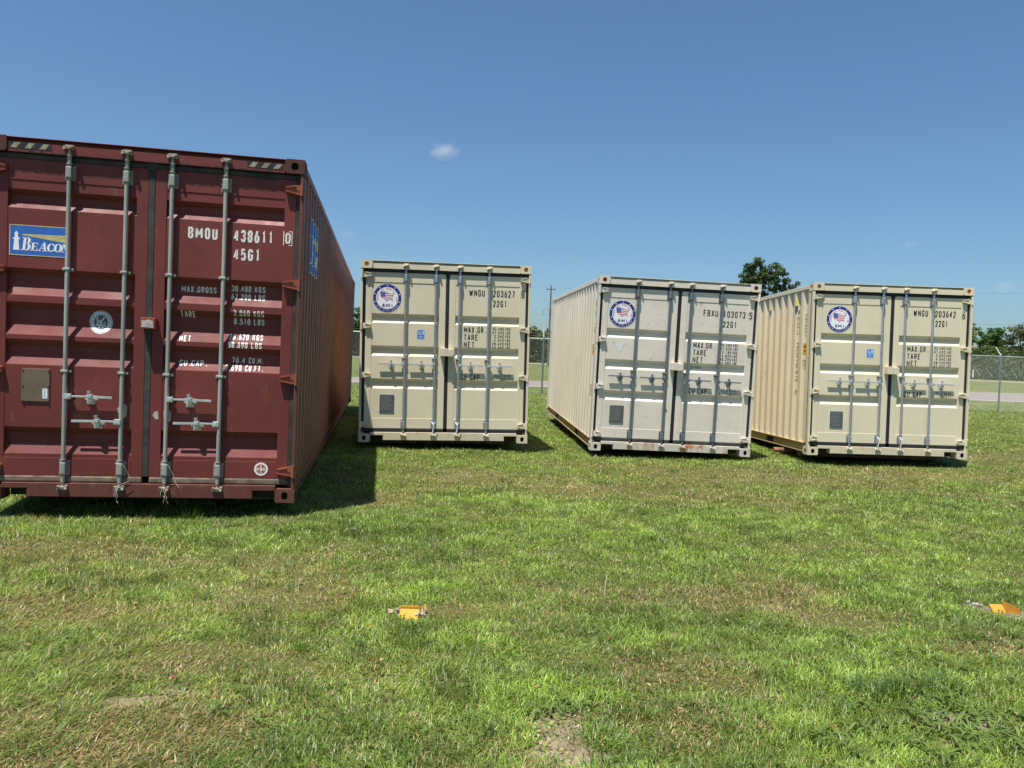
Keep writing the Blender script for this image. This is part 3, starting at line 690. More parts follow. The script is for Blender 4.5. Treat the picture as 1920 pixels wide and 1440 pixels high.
cream_marks(C4, ("WNGU", (.307, .529, 2.138)), ("203642", (.640, .953, 2.134), (.647, .837, 1.990)), ("6", (1.054, 2.122)), ["30.480 KGS", "67.200 LBS", "2.060 KGS", "4.540 LBS", "28.420 KGS", "62.660 LBS"],
    [("33.2", "CU.M."), ("1.172", "CU.FT.")], (-.819, 2.054, .200), (-.330, 1.556), (-.905, -.707, .418, .666), ox=-.022)
cream_marks(C3, ("FBXU", (.366, .589, 2.079)), ("103073", (.668, 1.006, 2.076), (.673, .883, 1.926)), ("5", (1.067, 2.070)), ["30.480 KGS", "67.200 LBS", "2.185 KGS", "4.820 LBS", "28.295 KGS", "62.380 LBS"],
    [("33.2", "CU.M."), ("1.173", "CU.FT.")], (-.854, 2.046, .202), None, (-.962, -.754, .421, .683), ox=-.012, oz=-.002, white=True)
# extra marks on the off-white container
s3, cz3 = C3['surf'], C3['cz']
decal("triangle_sticker", [('st_faint', [[(-.945, 1.618), (-.859, 1.455), (-.761, 1.622)]])], s3, C3['doors'][-1], (), cz3)
decal("stamp", [('st_emblem', ringp(.256, 1.305, .016, .022, 20) + [rect(.250, .262, 1.299, 1.311)] + [rect(.295, .40, 1.315 - i * .012, 1.320 - i * .012) for i in range(3)])], s3, C3['doors'][1], (), cz3)
decal("paint_chip", [('hole_dark', [[(-.105, .655), (-.092, .66), (-.083, .645), (-.085, .625), (-.089, .60), (-.096, .625)]])], lambda a, b, off: (a, .045 - off, b), C3['doors'][-1])
decal("scratch", [('hole_rust', [[(.875, .50), (.879, .50), (.881, .42), (.877, .42)], [(.845, .475), (.858, .47), (.85, .455)], [(-.86, .27), (-.853, .27), (-.856, .22), (-.861, .22)]])], lambda a, b, off: (a, C3['surf'](a, b, 0)[1] - off, b), C3['doors'][1])
# red container lettering
sR, czR = CR['surf'], CR['cz']; dR = CR['doors'][1]; dL = CR['doors'][-1]
words(CR, [("BMOU", .308, .540, 2.190, .094), ("438611", .670, .985, 2.186, .100), ("45G1", .672, .885, 2.033, .098)], 'ink_white', dR, .0160)
decal("lettering", sh(CR, [('ink_white', text("0", 1.084, 2.196, .092, .044, 0, .015))]), sR, dR, (), czR)
decal("check_outline", sh(CR, [('ink_white', frame(1.068, 1.142, 2.180, 2.302, .006))]), sR, dR, (), czR)
rg0 = random.Random(4); P = []; x = -1.04
while x < 1.03:
    w_ = rg0.uniform(.012, .05); hgt_ = rg0.uniform(.002, .013) * (1.9 if (.82 < x < .95 or -.95 < x < -.6 or .2 < x < .3) else 1)
    P.append([(x, 2.7765), (x + w_ * 1.15, 2.7765), (x + w_ * .8, 2.7765 + hgt_ * rg0.uniform(.3, 1)), (x + w_ * .3, 2.7765 + hgt_)]); x += w_
decal("sealant_bead", [('rubber', P)], lambda a, b, off: (a, .012 - off, b), CR['root'])
P = []; x = .80
while x < .98: w_ = rg0.uniform(.02, .04); P.append([(x, 2.727), (x + w_, 2.727), (x + w_ * .7, 2.727 - rg0.uniform(.004, .022)), (x + w_ * .2, 2.727 - rg0.uniform(.004, .018))]); x += w_
decal("sealant_bead", [('rubber', P)], lambda a, b, off: (a, .045 - off, b), dR)
it = [(t, .260, x1, z, .050) for t, x1, z in (("MAX.GROSS", .536, 1.748), ("TARE", .380, 1.540), ("NET", .350, 1.336), ("CU.CAP.", .475, 1.132))]
for num, un, xr, z in (("30.480", "KGS", .930, 1.774), ("67.200", "LBS", .930, 1.705), ("3.860", "KGS", .930, 1.568), ("8.510", "LBS", .930, 1.498), ("26.620", "KGS", .925, 1.368), ("58.690", "LBS", .920, 1.299), ("76.4", "CU.M.", .930, 1.172), ("2.698", "CU.FT.", .930, 1.106)):
    uw = len(un) * .0285 if len(un) < 4 else len(un) * .0235
    it += [(un, xr - uw, xr, z, .050), (num, xr - uw - .030 - len(num) * .0262, xr - uw - .030, z, .050)]
words(CR, it, 'ink_white', dR, .0076)
decal("logo_panel", beacon_logo(-1.046, -.606, 1.966, 2.208), sR, dL, (), czR)
# oval emblem and round sticker
cx, cy, r = -.368, 1.462, .088
fig = ribbon([(cx - .030, cy + .040), (cx - .028, cy + .012), (cx, cy + .004), (cx + .028, cy + .044)], .009) + ribbon([(cx, cy + .02), (cx, cy - .012), (cx - .018, cy - .048)], .011) + ribbon([(cx + .001, cy - .012), (cx + .016, cy - .046)], .010) + [rect(cx - .036, cx - .012, cy - .006, cy + .000), rect(cx + .014, cx + .038, cy - .008, cy - .002), rect(cx - .036, cx - .016, cy - .030, cy - .014), rect(cx + .018, cx + .036, cy - .034, cy - .020)]
dots = [disc(cx + .066 * math.cos(R_(a)), cy + .070 * math.sin(R_(a)), .0055, n=6) for a in range(-10, 200, 15)]
decal("oval_sticker", [('st_grey', ringp(cx, cy, .083, .079 + .009, 40, 1.08) + [disc(cx, cy, .079, .086)]), ('st_emblem', [disc(cx, cy, .053, .060)] + ringp(cx, cy, .079, .082, 40, 1.08) + dots), ('st_grey', fig)], sR, dL, (), czR)
cx, cy = .935, .279
decal("round_sticker", [('st_white', [disc(cx, cy, .056)]), ('st_brown', [disc(cx, cy, .041)]), ('st_white', text("chc", cx - .036, cy - .012, .030, .020, .006, .0065) + [rect(cx - .003, cx + .003, cy - .038, cy + .036)])], sR, dR, (), czR)
mb = MB().box(-.937, -.729, .040, .056, .798, 1.064, ch=.003)
for q in ((-.927, 1.054), (-.739, 1.054), (-.927, .93), (-.739, .93), (-.927, .808), (-.739, .808)): mb.tube((q[0], .040, q[1]), (q[0], .035, q[1]), .007, 8)
mb.build("data_plate", M['plate_rusty'], dL)
decal("white_label", [('st_grey', [rect(-.780, -.742, .822, .905)]), ('st_emblem', [rect(-.764, -.761, .835, .89)])], lambda a, b, off: (a, .040 - off, b), dL)
decal("peeled_sticker", [('torn', [[(-.205, .72), (-.215, .76), (-.195, .79), (-.16, .80), (-.140, .78), (-.145, .70), (-.18, .66)], [(.082, .68), (.058, .71), (.070, .74), (.10, .752), (.106, .68)], [(.145, .69), (.142, .75), (.17, .77), (.205, .74), (.2, .67), (.17, .65)]])], sR, dL, (), czR)
# side lettering
sf, ca = side_surf(C4, -1)
def vtext(s, v, z0, z1, wd, w):
    n = len(s); adv = (z0 - z1) / n; P = []
    for i, ch in enumerate(s): P += text(ch, -v - wd / 2, z0 - adv * (i + .82), adv * .78, wd, 0, w)
    return P
sfm = lambda a, b, off: sf(-a, b, off); cam_ = [-q for q in ca]
decal("lettering", [('ink_faded', vtext("22G1", .325, 2.140, 1.725, .048, .0085)), ('ink_faded', vtext("WNGU 203642 6", .610, 2.235, .87, .050, .0085))], sfm, [o for o in C4['root'].children if o.name.startswith('side_wall')][0], cam_)
decal("warning_label", [('st_orange', [rect(-.37, -.29, 1.515, 1.690)]), ('ink_black', frame(-.362, -.298, 1.525, 1.68, .005) + [rect(-.345, -.315, 1.62, 1.66), rect(-.345, -.315, 1.55, 1.59)])], sfm, [o for o in C4['root'].children if o.name.startswith('side_wall')][0], cam_)
decal("approval_mark", [('ink_black', frame(-.36, -.29, 1.345, 1.430, .006) + text("IC", -.348, 1.365, .05, .02, .006, .006) + text("71", -.345, 1.275, .045, .02, .006, .006))], sfm, [o for o in C4['root'].children if o.name.startswith('side_wall')][0], cam_)
decal("capacity_label", [('st_yellow', [rect(-.70, -.63, 2.29, 2.395)]), ('st_yellow', [rect(-1.83, -1.76, 2.30, 2.405)]), ('st_emblem', [[(-.70, 2.285), (-.63, 2.285), (-.64, 2.2), (-.665, 2.15), (-.69, 2.2)], [(-1.83, 2.29), (-1.76, 2.29), (-1.78, 2.2), (-1.795, 2.16), (-1.81, 2.2)]])], sfm, [o for o in C4['root'].children if o.name.startswith('side_wall')][0], cam_)
sf3, ca3 = side_surf(C3, -1); sfm3 = lambda a, b, off: sf3(-a, b, off); cam3 = [-q for q in ca3]
w3 = [o for o in C3['root'].children if o.name.startswith('side_wall')][0]
decal("flag_sticker", [('st_white', [rect(-2.80, -2.64, 1.90, 2.27)]), ('st_flagblue', [rect(-2.79, -2.65, 2.17, 2.26), rect(-2.76, -2.68, 1.91, 1.98)]), ('st_red', [rect(-2.79, -2.65, 2.13 - .035 * k, 2.145 - .035 * k) for k in range(4)])], sfm3, w3, cam3)
decal("warning_label", [('st_orange', [rect(-.375, -.315, 1.42, 1.585)]), ('ink_black', frame(-.370, -.320, 1.43, 1.575, .006) + [rect(-.352, -.338, 1.45, 1.55)])], sfm3, w3, cam3)
decal("approval_mark", [('ink_black', frame(-.38, -.32, .80, .955, .007) + [rect(-.356, -.344, .82 + .03 * k, .838 + .03 * k) for k in range(4)])], sfm3, w3, cam3)
decal("lettering", [('ink_black', vtext("FBXU", .33, 2.24, 1.72, .045, .010))], sfm3, w3, cam3)
sfr, car = side_surf(CR, 1); wr = [o for o in CR['root'].children if o.name.startswith('side_wall')][1]
decal("logo_panel", beacon_logo(.72, 1.74, 2.04, 2.56), sfr, wr, car)

# ------------------------------------------------------------------ small things on the containers
def on(c, p): 
    m = Matrix.Translation(c['root'].location) @ c['root'].rotation_euler.to_matrix().to_4x4(); return m @ Vector(p)
for c, lab in ((C2, "cream container beside the red one"), (C4, "rightmost cream container")):
    for u, side in ((-.158, "left"), (.185, "right")):
        pts = [(u + .026 * math.cos(t), -.034, .300 + .028 * math.sin(t)) for t in np.linspace(math.pi * .05, -math.pi * 1.05, 11)] + [(u + .006, -.036, .25), (u - .002, -.036, .20), (u - .012, -.034, .13)]
        o = MB().path([on(c, p) for p in pts], .0045, 6).build("cable_tie", M['st_white'])
        tag(o, "white tie low on the %s inner bar, %s" % (side, lab), "cable tie", "white ties on the locking bars")
for u, dx, lab in ((-.172, 0, "left inner bar"), (.176, .01, "right inner bar")):
    mb = MB()
    for k in range(4):
        x = u + random.uniform(-.03, .03); pts = [(u + random.uniform(-.02, .02), -.034, .13), (x, -.046, .10)]
        z = .10
        for j in range(random.randint(3, 6)): z -= random.uniform(.012, .028); x += random.uniform(-.016, .016); pts.append((x, -.046 + random.uniform(-.008, .008), z))
        mb.path([on(CR, p) for p in pts], .0022, 5)
    mb.path([on(CR, p) for p in [(u - .028, -.030, .315), (u, -.034, .322), (u + .03, -.03, .312), (u + .05, -.02, .27), (u + .075, .0, .21), (u + .085, -.01, .17), (u + .12 if dx else u - .04, -.02, .12)]], .002, 5)
    tag(mb.build("twine", M['string']), "frayed pale twine dangling from the foot of the red container's %s" % lab, "twine", "frayed twine on the red container")
# rusty pipe under the right container
M['rust'] = paint("rusty_pipe", (.22, .115, .075), rust=.6, dirt=.8, rough=.8, rustcol=(.20, .08, .04))
a = Vector(on(C4, (-1.36, 1.00, -.035))); b = Vector(on(C4, (.2, 1.05, -.035))); mb = MB()
d = (b - a).normalized(); mb.tube(a, b, .040, 20, caps=False); mb.tube(a, b, .032, 20, caps=False); 
n = 20; u = d.orthogonal().normalized(); w = d.cross(u)
for e in (a, b): mb.add([e + (u * math.cos(2 * math.pi * k / n) + w * math.sin(2 * math.pi * k / n)) * rr for rr in (.040, .032) for k in range(n)], [(k, (k + 1) % n, n + (k + 1) % n, n + k) for k in range(n)])
tag(mb.build("pipe", M['rust']), "short rusty pipe poking out from under the rightmost cream container", "pipe")
# timber bearers the containers rest on
M['timber'] = flat("old_timber", (.16, .12, .085), .9, 0, .4, 8)
for c, lab, L_ in ((CR, "tall red container", 12.19), (C2, "cream container beside the red one", 6.06), (C4, "rightmost cream container", 6.06)):
    for y_, wh in ((.62, "front"),):
        p = on(c, (0, y_, 0)); mb = MB().box(-1.1, 1.1, -.07, .07, -.08 if c is not CR else -.085, .028, ch=.008)
        o = mb.build("timber_bearer", M['timber']); m = Matrix.Translation(p) @ c['root'].rotation_euler.to_matrix().to_4x4(); o.location = p; o.rotation_euler = c['root'].rotation_euler
        tag(o, "dark timber bearer under the %s of the %s" % (wh, lab), "timber", "timber bearers under the containers")

# ------------------------------------------------------------------ ground
def axis(lo, hi, step, far_lo, far_hi):
    a = list(np.arange(lo, hi + 1e-6, step)); s_ = step; x = hi
    while x < far_hi: s_ *= 1.13; x += s_; a.append(x)
    s_ = step; x = lo; pre = []
    while x > far_lo: s_ *= 1.13; x -= s_; pre.append(x)
    return np.array(pre[::-1] + a)
gx = axis(-12, 20, .14, -900, 900); gy = axis(0, 30, .14, -40, 1500)
X, Y = np.meshgrid(gx, gy); Z = gz(X, Y)
dirt_spots = [(p2g(1062, 1385), .10, .26), (p2g(1045, 1350), .08, .12), (p2g(1090, 1425), .17, .10), (p2g(250, 1318), .20, .07), (p2g(330, 1305), .16, .05), (p2g(430, 1290), .12, .03), (p2g(1800, 1355), .20, .08), (p2g(768, 1150), .13, .10), (p2g(1885, 1150), .16, .12), (p2g(1835, 1140), .09, .06), (p2g(1620, 1190), .12, .03), (p2g(720, 1040), .06, .03)]
dry_spots = [(p2g(1020, 905), 1.6, .7), (p2g(1400, 890), 2.2, .8), (p2g(1250, 925), 1.0, .5), (p2g(700, 935), .5, .3), (p2g(1870, 860), 1.5, 1.2), (p2g(1700, 890), 1.5, .7), (p2g(120, 1030), .9, .35), (p2g(60, 1140), .5, .25), (p2g(430, 1060), .6, .35),
    (p2g(300, 1240), .5, .2), (p2g(180, 1390), .5, .2), (p2g(340, 1370), .35, .15), (p2g(480, 1250), .4, .15), (p2g(1350, 1130), .7, .3), (p2g(1560, 1160), .5, .25), (p2g(1270, 1370), .35, .2), (p2g(1480, 1110), .35, .3), (p2g(1870, 1220), .5, .15), (p2g(840, 1145), .2, .15), (p2g(560, 1120), .5, .3), (p2g(1240, 1260), .4, .25)]
def field(x, y, spots):
    f = np.zeros_like(np.asarray(x, float))
    for (cx, cy), sx, sy in spots: f = np.maximum(f, np.exp(-(((x - cx) / sx) ** 2 + ((y - cy) / sy) ** 2)))
    return f
me = bpy.data.meshes.new("ground"); ny, nx = X.shape
idx = np.arange(ny * nx).reshape(ny, nx)
q = np.stack([idx[:-1, :-1], idx[:-1, 1:], idx[1:, 1:], idx[1:, :-1]], -1).reshape(-1, 4)
me.vertices.add(nx * ny); me.vertices.foreach_set('co', np.stack([X, Y, Z], -1).reshape(-1).astype(np.float32))
me.loops.add(q.size); me.loops.foreach_set('vertex_index', q.reshape(-1).astype(np.int32)); me.polygons.add(len(q))
me.polygons.foreach_set('loop_start', np.arange(0, q.size, 4, dtype=np.int32)); me.polygons.foreach_set('use_smooth', np.ones(len(q), bool)); me.update(calc_edges=True); me.validate()
DD = np.clip(field(X, Y, dirt_spots) * 1.3 - .2 + (vnoise(X, Y, .12, 5) - .5) * .8, 0, 1).astype(np.float32)
at = me.attributes.new("dirt", 'FLOAT', 'POINT'); at.data.foreach_set('value', DD.reshape(-1))
go = bpy.data.objects.new("ground", me); COL.objects.link(go); tag(go, kind='structure')
m, nt, b = new_mat("ground_soil"); oc = nt.nodes.new("ShaderNodeTexCoord").outputs['Object']
thatch = mixc(nt, ramp(nt, noise(nt, 60, 6, oc), .35, .65), (.040, .055, .014), (.13, .135, .042))  # thatch tinted dark so gaps between blades read as shadow
green = mixc(nt, ramp(nt, noise(nt, 25, 8, oc, None, .75), .38, .62), (.045, .080, .018), (.115, .150, .042))
lp = ramp(nt, noise(nt, .35, 5, oc), .40, .62); green = mixc(nt, lp, green, mixc(nt, ramp(nt, noise(nt, 9, 6, oc), .4, .6), (.09, .105, .03), (.20, .18, .085)))
sy = nt.nodes.new("ShaderNodeSeparateXYZ"); nt.links.new(oc, sy.inputs[0]); mr = nt.nodes.new("ShaderNodeMapRange"); nt.links.new(sy.outputs[1], mr.inputs[0]); mr.inputs[1].default_value = 16; mr.inputs[2].default_value = 30
c = mixc(nt, mr.outputs[0], thatch, green)
soil = mixc(nt, ramp(nt, noise(nt, 70, 8, oc), .3, .7), (.15, .11, .075), (.38, .30, .21))
da = nt.nodes.new("ShaderNodeAttribute"); da.attribute_name = "dirt"
c = mixc(nt, da.outputs['Fac'], c, soil); nt.links.new(c, b.inputs['Base Color']); b.inputs['Roughness'].default_value = .95; b.inputs['Specular IOR Level'].default_value = .1
bp = nt.nodes.new("ShaderNodeBump"); bp.inputs['Strength'].default_value = .7; bp.inputs['Distance'].default_value = .03; nt.links.new(noise(nt, 45, 6, oc), bp.inputs['Height']); nt.links.new(bp.outputs[0], b.inputs['Normal'])
me.materials.append(m)

# road beyond the fence, with a pale kerb strip
def strip(name, near, far, mat, dz, kind='structure'):
    nn = len(near); vs = []; fs = []
    for (x, y), (x2, y2) in zip(near, far): vs += [(x, y, float(gz(x, y)) * 0 + dz), (x2, y2, float(gz(x2, y2)) * 0 + dz)]
    mb = MB().add(vs, [(2 * i, 2 * i + 2, 2 * i + 3, 2 * i + 1) for i in range(nn - 1)]); o = mb.build(name, mat); tag(o, kind=kind); return o
def lerp_line(pts, xs): xp = [p[0] for p in pts]; yp = [p[1] for p in pts]; return [(x, float(np.interp(x, xp, yp))) for x in xs]
NE = [p2g(-300, 683), p2g(662, 717.5), p2g(1013, 725.5), p2g(1870, 752.5), p2g(2600, 776)]; FE = [p2g(-300, 672), p2g(662, 708), p2g(1013, 715.5), p2g(1870, 737), p2g(2600, 756)]
NE = [(-120, 22), (-30, 29.5)] + NE[1:4] + [(60, 43), (160, 52)]; FE = [(-120, 29), (-30, 35)] + FE[1:4] + [(60, 62), (160, 76)]
NE.sort(); FE.sort(); NEX, NEY = zip(*NE); FEX, FEY = zip(*FE); xs = np.arange(-120, 160, 4.0)
near = lerp_line(NE, xs); far = lerp_line(FE, xs)
m, nt, b = new_mat("concrete_road"); oc = nt.nodes.new("ShaderNodeTexCoord").outputs['Object']
c = mixc(nt, ramp(nt, noise(nt, 1.2, 8, oc), .3, .7), (.165, .142, .126), (.215, .187, .165)); nt.links.new(c, b.inputs['Base Color']); b.inputs['Roughness'].default_value = .9
strip("road", near, far, m, .045)
mk = flat("pale_kerb_concrete", (.33, .29, .23), .9)
kb = MB()
for (x, y), (x2, y2) in zip(near[:-1], near[1:]):
    kb.add([(x, y - .75, .05), (x2, y2 - .75, .05), (x2, y2 - .02, .05), (x, y - .02, .05), (x, y - .75, -.1), (x2, y2 - .75, -.1), (x2, y2 - .02, .0), (x, y - .02, .0)], [(0, 1, 2, 3), (0, 4, 5, 1), (3, 2, 6, 7)])
o = kb.build("kerb", mk, fix=False); tag(o, kind='structure')
# far farm track
m2 = flat("pale_track", (.24, .21, .165), .95)
mb = MB(); xs2 = np.arange(-40, 260, 8.0); mb.add([p for x in xs2 for p in ((x, 100 + .05 * x, float(gz(x, 100)) + .06), (x, 108 + .05 * x, float(gz(x, 108)) + .06))], [(2 * i, 2 * i + 2, 2 * i + 3, 2 * i + 1) for i in range(len(xs2) - 1)])
tag(mb.build("track", m2), kind='structure')

# ------------------------------------------------------------------ chain link fence
fence = empty("chain_link_fence", (1.15, 29, 0)); tag(fence, "grey chain link fence with angled top arms running behind the containers", "fence")
def fpart(mb, name, mat, par=fence):
    o = mb.build(name, mat, par); return o
FX0, FX1, FH = -26.0, 37.0, 2.12
def L3(x, y, z): return (x - 1.15, y - 29, z)
mb = MB(); sp = .075; h = FH - .06
cut = []
x = FX0 - h
def wire(x0, z0, x1, z1, dy_):
    t = .0016; d = Vector((x1 - x0, 0, z1 - z0)).normalized(); n = Vector((-d.z, 0, d.x)) * t
    p0 = Vector(L3(x0, 29 + dy_, z0)); p1 = Vector(L3(x1, 29 + dy_, z1)); e = Vector((0, t, 0))
    mb.add([p0 + n, p0 - e, p0 - n + e, p1 + n, p1 - e, p1 - n + e], [(0, 1, 4, 3), (1, 2, 5, 4), (2, 0, 3, 5)])
while x < FX1:
    a0 = max(x, FX0); z0 = .03 + (a0 - x); b0 = min(x + h, FX1); z1 = .03 + (b0 - x)
    if b0 > a0: wire(a0, z0, b0, z1, -.001)
    a0 = max(x, FX0); b0 = min(x + h, FX1)
    if b0 > a0: wire(a0, .03 + h - (a0 - x), b0, .03 + h - (b0 - x), .003)
    x += sp
fpart(mb, "mesh", M['wire'])
mb = MB().tube(L3(FX0, 29.03, FH), L3(FX1, 29.03, FH), .024, 10); fpart(mb, "top_rail", M['rail'])
mb = MB().tube(L3(FX0, 29.02, .06), L3(FX1, 29.02, .06), .003, 6); fpart(mb, "tension_wire", M['wire'])
x = 1.15 - 2.915 * 9
while x < FX1:
    mb = MB().tube(L3(x, 29.03, -.1), L3(x, 29.03, FH - .02), .034, 12).tube(L3(x, 29.03, FH - .10), L3(x, 29.03, FH + .03), .042, 12)
    p = fpart(mb, "post", M['steel_fence'])
    mb = MB().tube(L3(x, 29.04, FH + .02), L3(x, 29.40, FH + .36), .019, 8, .014); o = mb.build("barb_arm", M['rail'], p)
    x += 2.915
for k in range(3):
    mb = MB().tube(L3(FX0, 29.12 + .12 * k, FH + .11 + .115 * k), L3(FX1, 29.12 + .12 * k, FH + .11 + .115 * k), .0012, 5); fpart(mb, "barbed_wire", M['wire'])

# ------------------------------------------------------------------ vegetation helpers
def tri_mesh(name, V, F, C, mat, parent=None):
    """V (n,3), F list of (k) uniform arrays, C (n,3) tint per vertex"""
    me = bpy.data.meshes.new(name); me.vertices.add(len(V)); me.vertices.foreach_set('co', V.reshape(-1).astype(np.float32))
    sizes = np.concatenate([np.full(len(f), f.shape[1], np.int32) for f in F]); loops = np.concatenate([f.reshape(-1) for f in F]).astype(np.int32)
    me.loops.add(len(loops)); me.loops.foreach_set('vertex_index', loops); me.polygons.add(len(sizes))
    me.polygons.foreach_set('loop_start', np.concatenate([[0], np.cumsum(sizes)[:-1]]).astype(np.int32))
    me.update(calc_edges=True)
    a = me.attributes.new("tint", 'FLOAT_COLOR', 'POINT'); a.data.foreach_set('color', np.concatenate([C, np.ones((len(C), 1))], 1).reshape(-1).astype(np.float32))
    me.materials.append(mat); o = bpy.data.objects.new(name, me); COL.objects.link(o)
    if parent is not None: o.parent = parent
    return o
GRASS_M = attr_mat("grass_blades", .42, .32, (1.1, 1.3, .5), .45)
LEAF_M = attr_mat("tree_leaves", .55, .22, (1.2, 1.25, .5), .3)

# blades
def blades(px, py, hgt, wid, az, lean, bend, col, tip_col):
    n = len(px); z = gz(px, py); base = np.stack([px, py, z - .004], 1)
    d = np.stack([np.cos(az), np.sin(az), np.zeros(n)], 1); sa = az + rng.uniform(-.8, .8, n); sdir = np.stack([-np.sin(sa), np.cos(sa), np.zeros(n)], 1)
    up = np.array([0, 0, 1.0]); sl_, cl = np.sin(lean)[:, None], np.cos(lean)[:, None]
    mid = base + (d * sl_ + up * cl) * (hgt * .55)[:, None]
    l2 = np.minimum(lean + bend, 1.62); tip = mid + (d * np.sin(l2)[:, None] + up * np.cos(l2)[:, None]) * (hgt * .50)[:, None]
    tip[:, 2] = np.maximum(tip[:, 2], z + .003); w = wid[:, None]
    V = np.stack([base - sdir * w * .45, base + sdir * w * .45, mid - sdir * w * .42, mid + sdir * w * .42, tip], 1).reshape(-1, 3)
    i = np.arange(n)[:, None] * 5; Q = i + np.array([[0, 1, 3, 2]]); T = i + np.array([[2, 3, 4]])
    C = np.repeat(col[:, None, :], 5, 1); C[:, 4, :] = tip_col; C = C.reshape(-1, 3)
    return V, Q, T, C
def inside_box(x, y, c, margin):
    m = Matrix.Rotation(-c['root'].rotation_euler.z, 2); l = c['root'].location
    dx, dy_ = x - l.x, y - l.y; a = -c['root'].rotation_euler.z
    u = dx * math.cos(a) - dy_ * math.sin(a); v = dx * math.sin(a) + dy_ * math.cos(a)
    return (np.abs(u) < HW - margin) & (v > margin) & (v < c['L'] - margin)
bands = [(1.6, 3.2, 21000, 1.0), (3.2, 5, 15000, 1.05), (5, 7.5, 8500, 1.3), (7.5, 11, 4600, 1.8), (11, 16, 2100, 2.5), (16, 23, 900, 3.6), (23, 34, 340, 5.2), (34, 62, 70, 7.5)]
PV, PQ, PT, PC = [], [], [], []; off = 0
for y0, y1, dens, ws in bands:
    xm = y1 * .78 + 3.8; n = int((2 * xm) * (y1 - y0) * dens)
    x = rng.uniform(-xm, xm, n); y = rng.uniform(y0, y1, n)
    k = (np.abs(x) < y * .72 + .35) | ((np.abs(x) < y * .77 + 2.6 + 1.2 * vnoise(x, y, .5, 30)) & (rng.random(n) < .5)); x, y = x[k], y[k]
    # clumping, thinning on dirt
    dn = vnoise(x, y, .09, 3) * .6 + vnoise(x, y, .35, 4) * .5
    dirt = field(x, y, dirt_spots); edge = dirt + (vnoise(x, y, .10, 8) - .5) * .6 + (vnoise(x, y, .035, 18) - .5) * .7
    keep = (rng.random(len(x)) < np.clip(.35 + dn, .3, 1)) & (rng.random(len(x)) > np.clip((edge - .25) * 2.4, 0, .96))
    for c in (CR, C2, C3, C4): keep &= ~(inside_box(x, y, c, .45 if c is not CR else .6))
    if y1 > 34: keep &= ~((y > np.interp(x, NEX, NEY) - .9) & (y < np.interp(x, FEX, FEY) + .3))
    x, y = x[keep], y[keep]; n = len(x)
    dry = np.clip(field(x, y, dry_spots) * 1.0 + (vnoise(x, y, .7, 6) - .45) * .7 + (vnoise(x, y, .16, 7) - .5) * .5 + np.clip((y - 8) / 12, 0, .10), 0, 1)
    lush = np.clip((vnoise(x, y, 1.3, 9) - .45) * 2 + (vnoise(x, y, .3, 10) - .5), 0, 1)
    tall = vnoise(x, y, .55, 12) * .5 + vnoise(x, y, .17, 13) * .5
    left = np.clip((-x / np.maximum(y, .1) - .25) * 3, 0, 1) * np.clip((5.2 - y) / 1.5, 0, 1)   # longer, combed grass at the lower left
    hgt = (.018 + .042 * tall + .014 * rng.random(n)) * (1 + .45 * left) * (1 - .35 * dry) * (1 if ws < 2 else .9)
    wid = (.0026 + .0024 * rng.random(n)) * ws * (1 + .5 * lush * (rng.random(n) < .3))
    az = rng.uniform(0, 6.283, n); flow = vnoise(x, y, .6, 14) * 26
    az = np.where(rng.random(n) < .25 + .35 * left, np.where(left > .3, .45 + rng.normal(0, .6, n), flow + rng.normal(0, .5, n)), az)
    lean = np.abs(rng.normal(.80, .38, n)) + .25 * left + .25 * dry; lean = np.clip(lean, .02, 1.5)
    bend = rng.uniform(.1, .9, n)
    r = rng.random(n)
    g1 = np.array([.150, .228, .036]); g2 = np.array([.105, .185, .030]); g3 = np.array([.245, .305, .072]); st1 = np.array([.40, .31, .145]); st2 = np.array([.25, .165, .075])
    col = g1 * (1 - lush[:, None]) + g2 * lush[:, None]
    t = (r * .9)[:, None]; col = col * (1 - t * .5) + g3 * t * .5
    col = col * (.55 + .9 * vnoise(x, y, .11, 21) * 1.0)[:, None] * (.75 + .5 * vnoise(x, y, .33, 22))[:, None] * (.93 + .18 * vnoise(x, y, 1.5, 23))[:, None]
    dry = np.clip(dry + .22 * left, 0, 1)
    isdry = rng.random(n) < dry * .70 + .05
    sc = st1 * (1 - rng.random(n)[:, None]) + st2 * rng.random(n)[:, None] * 1.0; col = np.where(isdry[:, None], sc * .85, col)
    col = col * (.60 + .86 * rng.random(n) ** 1.2)[:, None]
    tipc = np.where(isdry[:, None], col * 1.25, col * np.array([1.65, 1.5, 1.3]))  # tip tint brightened to stand in for sunlit highlights on the blades
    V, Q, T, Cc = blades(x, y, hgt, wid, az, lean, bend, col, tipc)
    PV.append(V); PQ.append(Q + off); PT.append(T + off); PC.append(Cc); off += len(V)
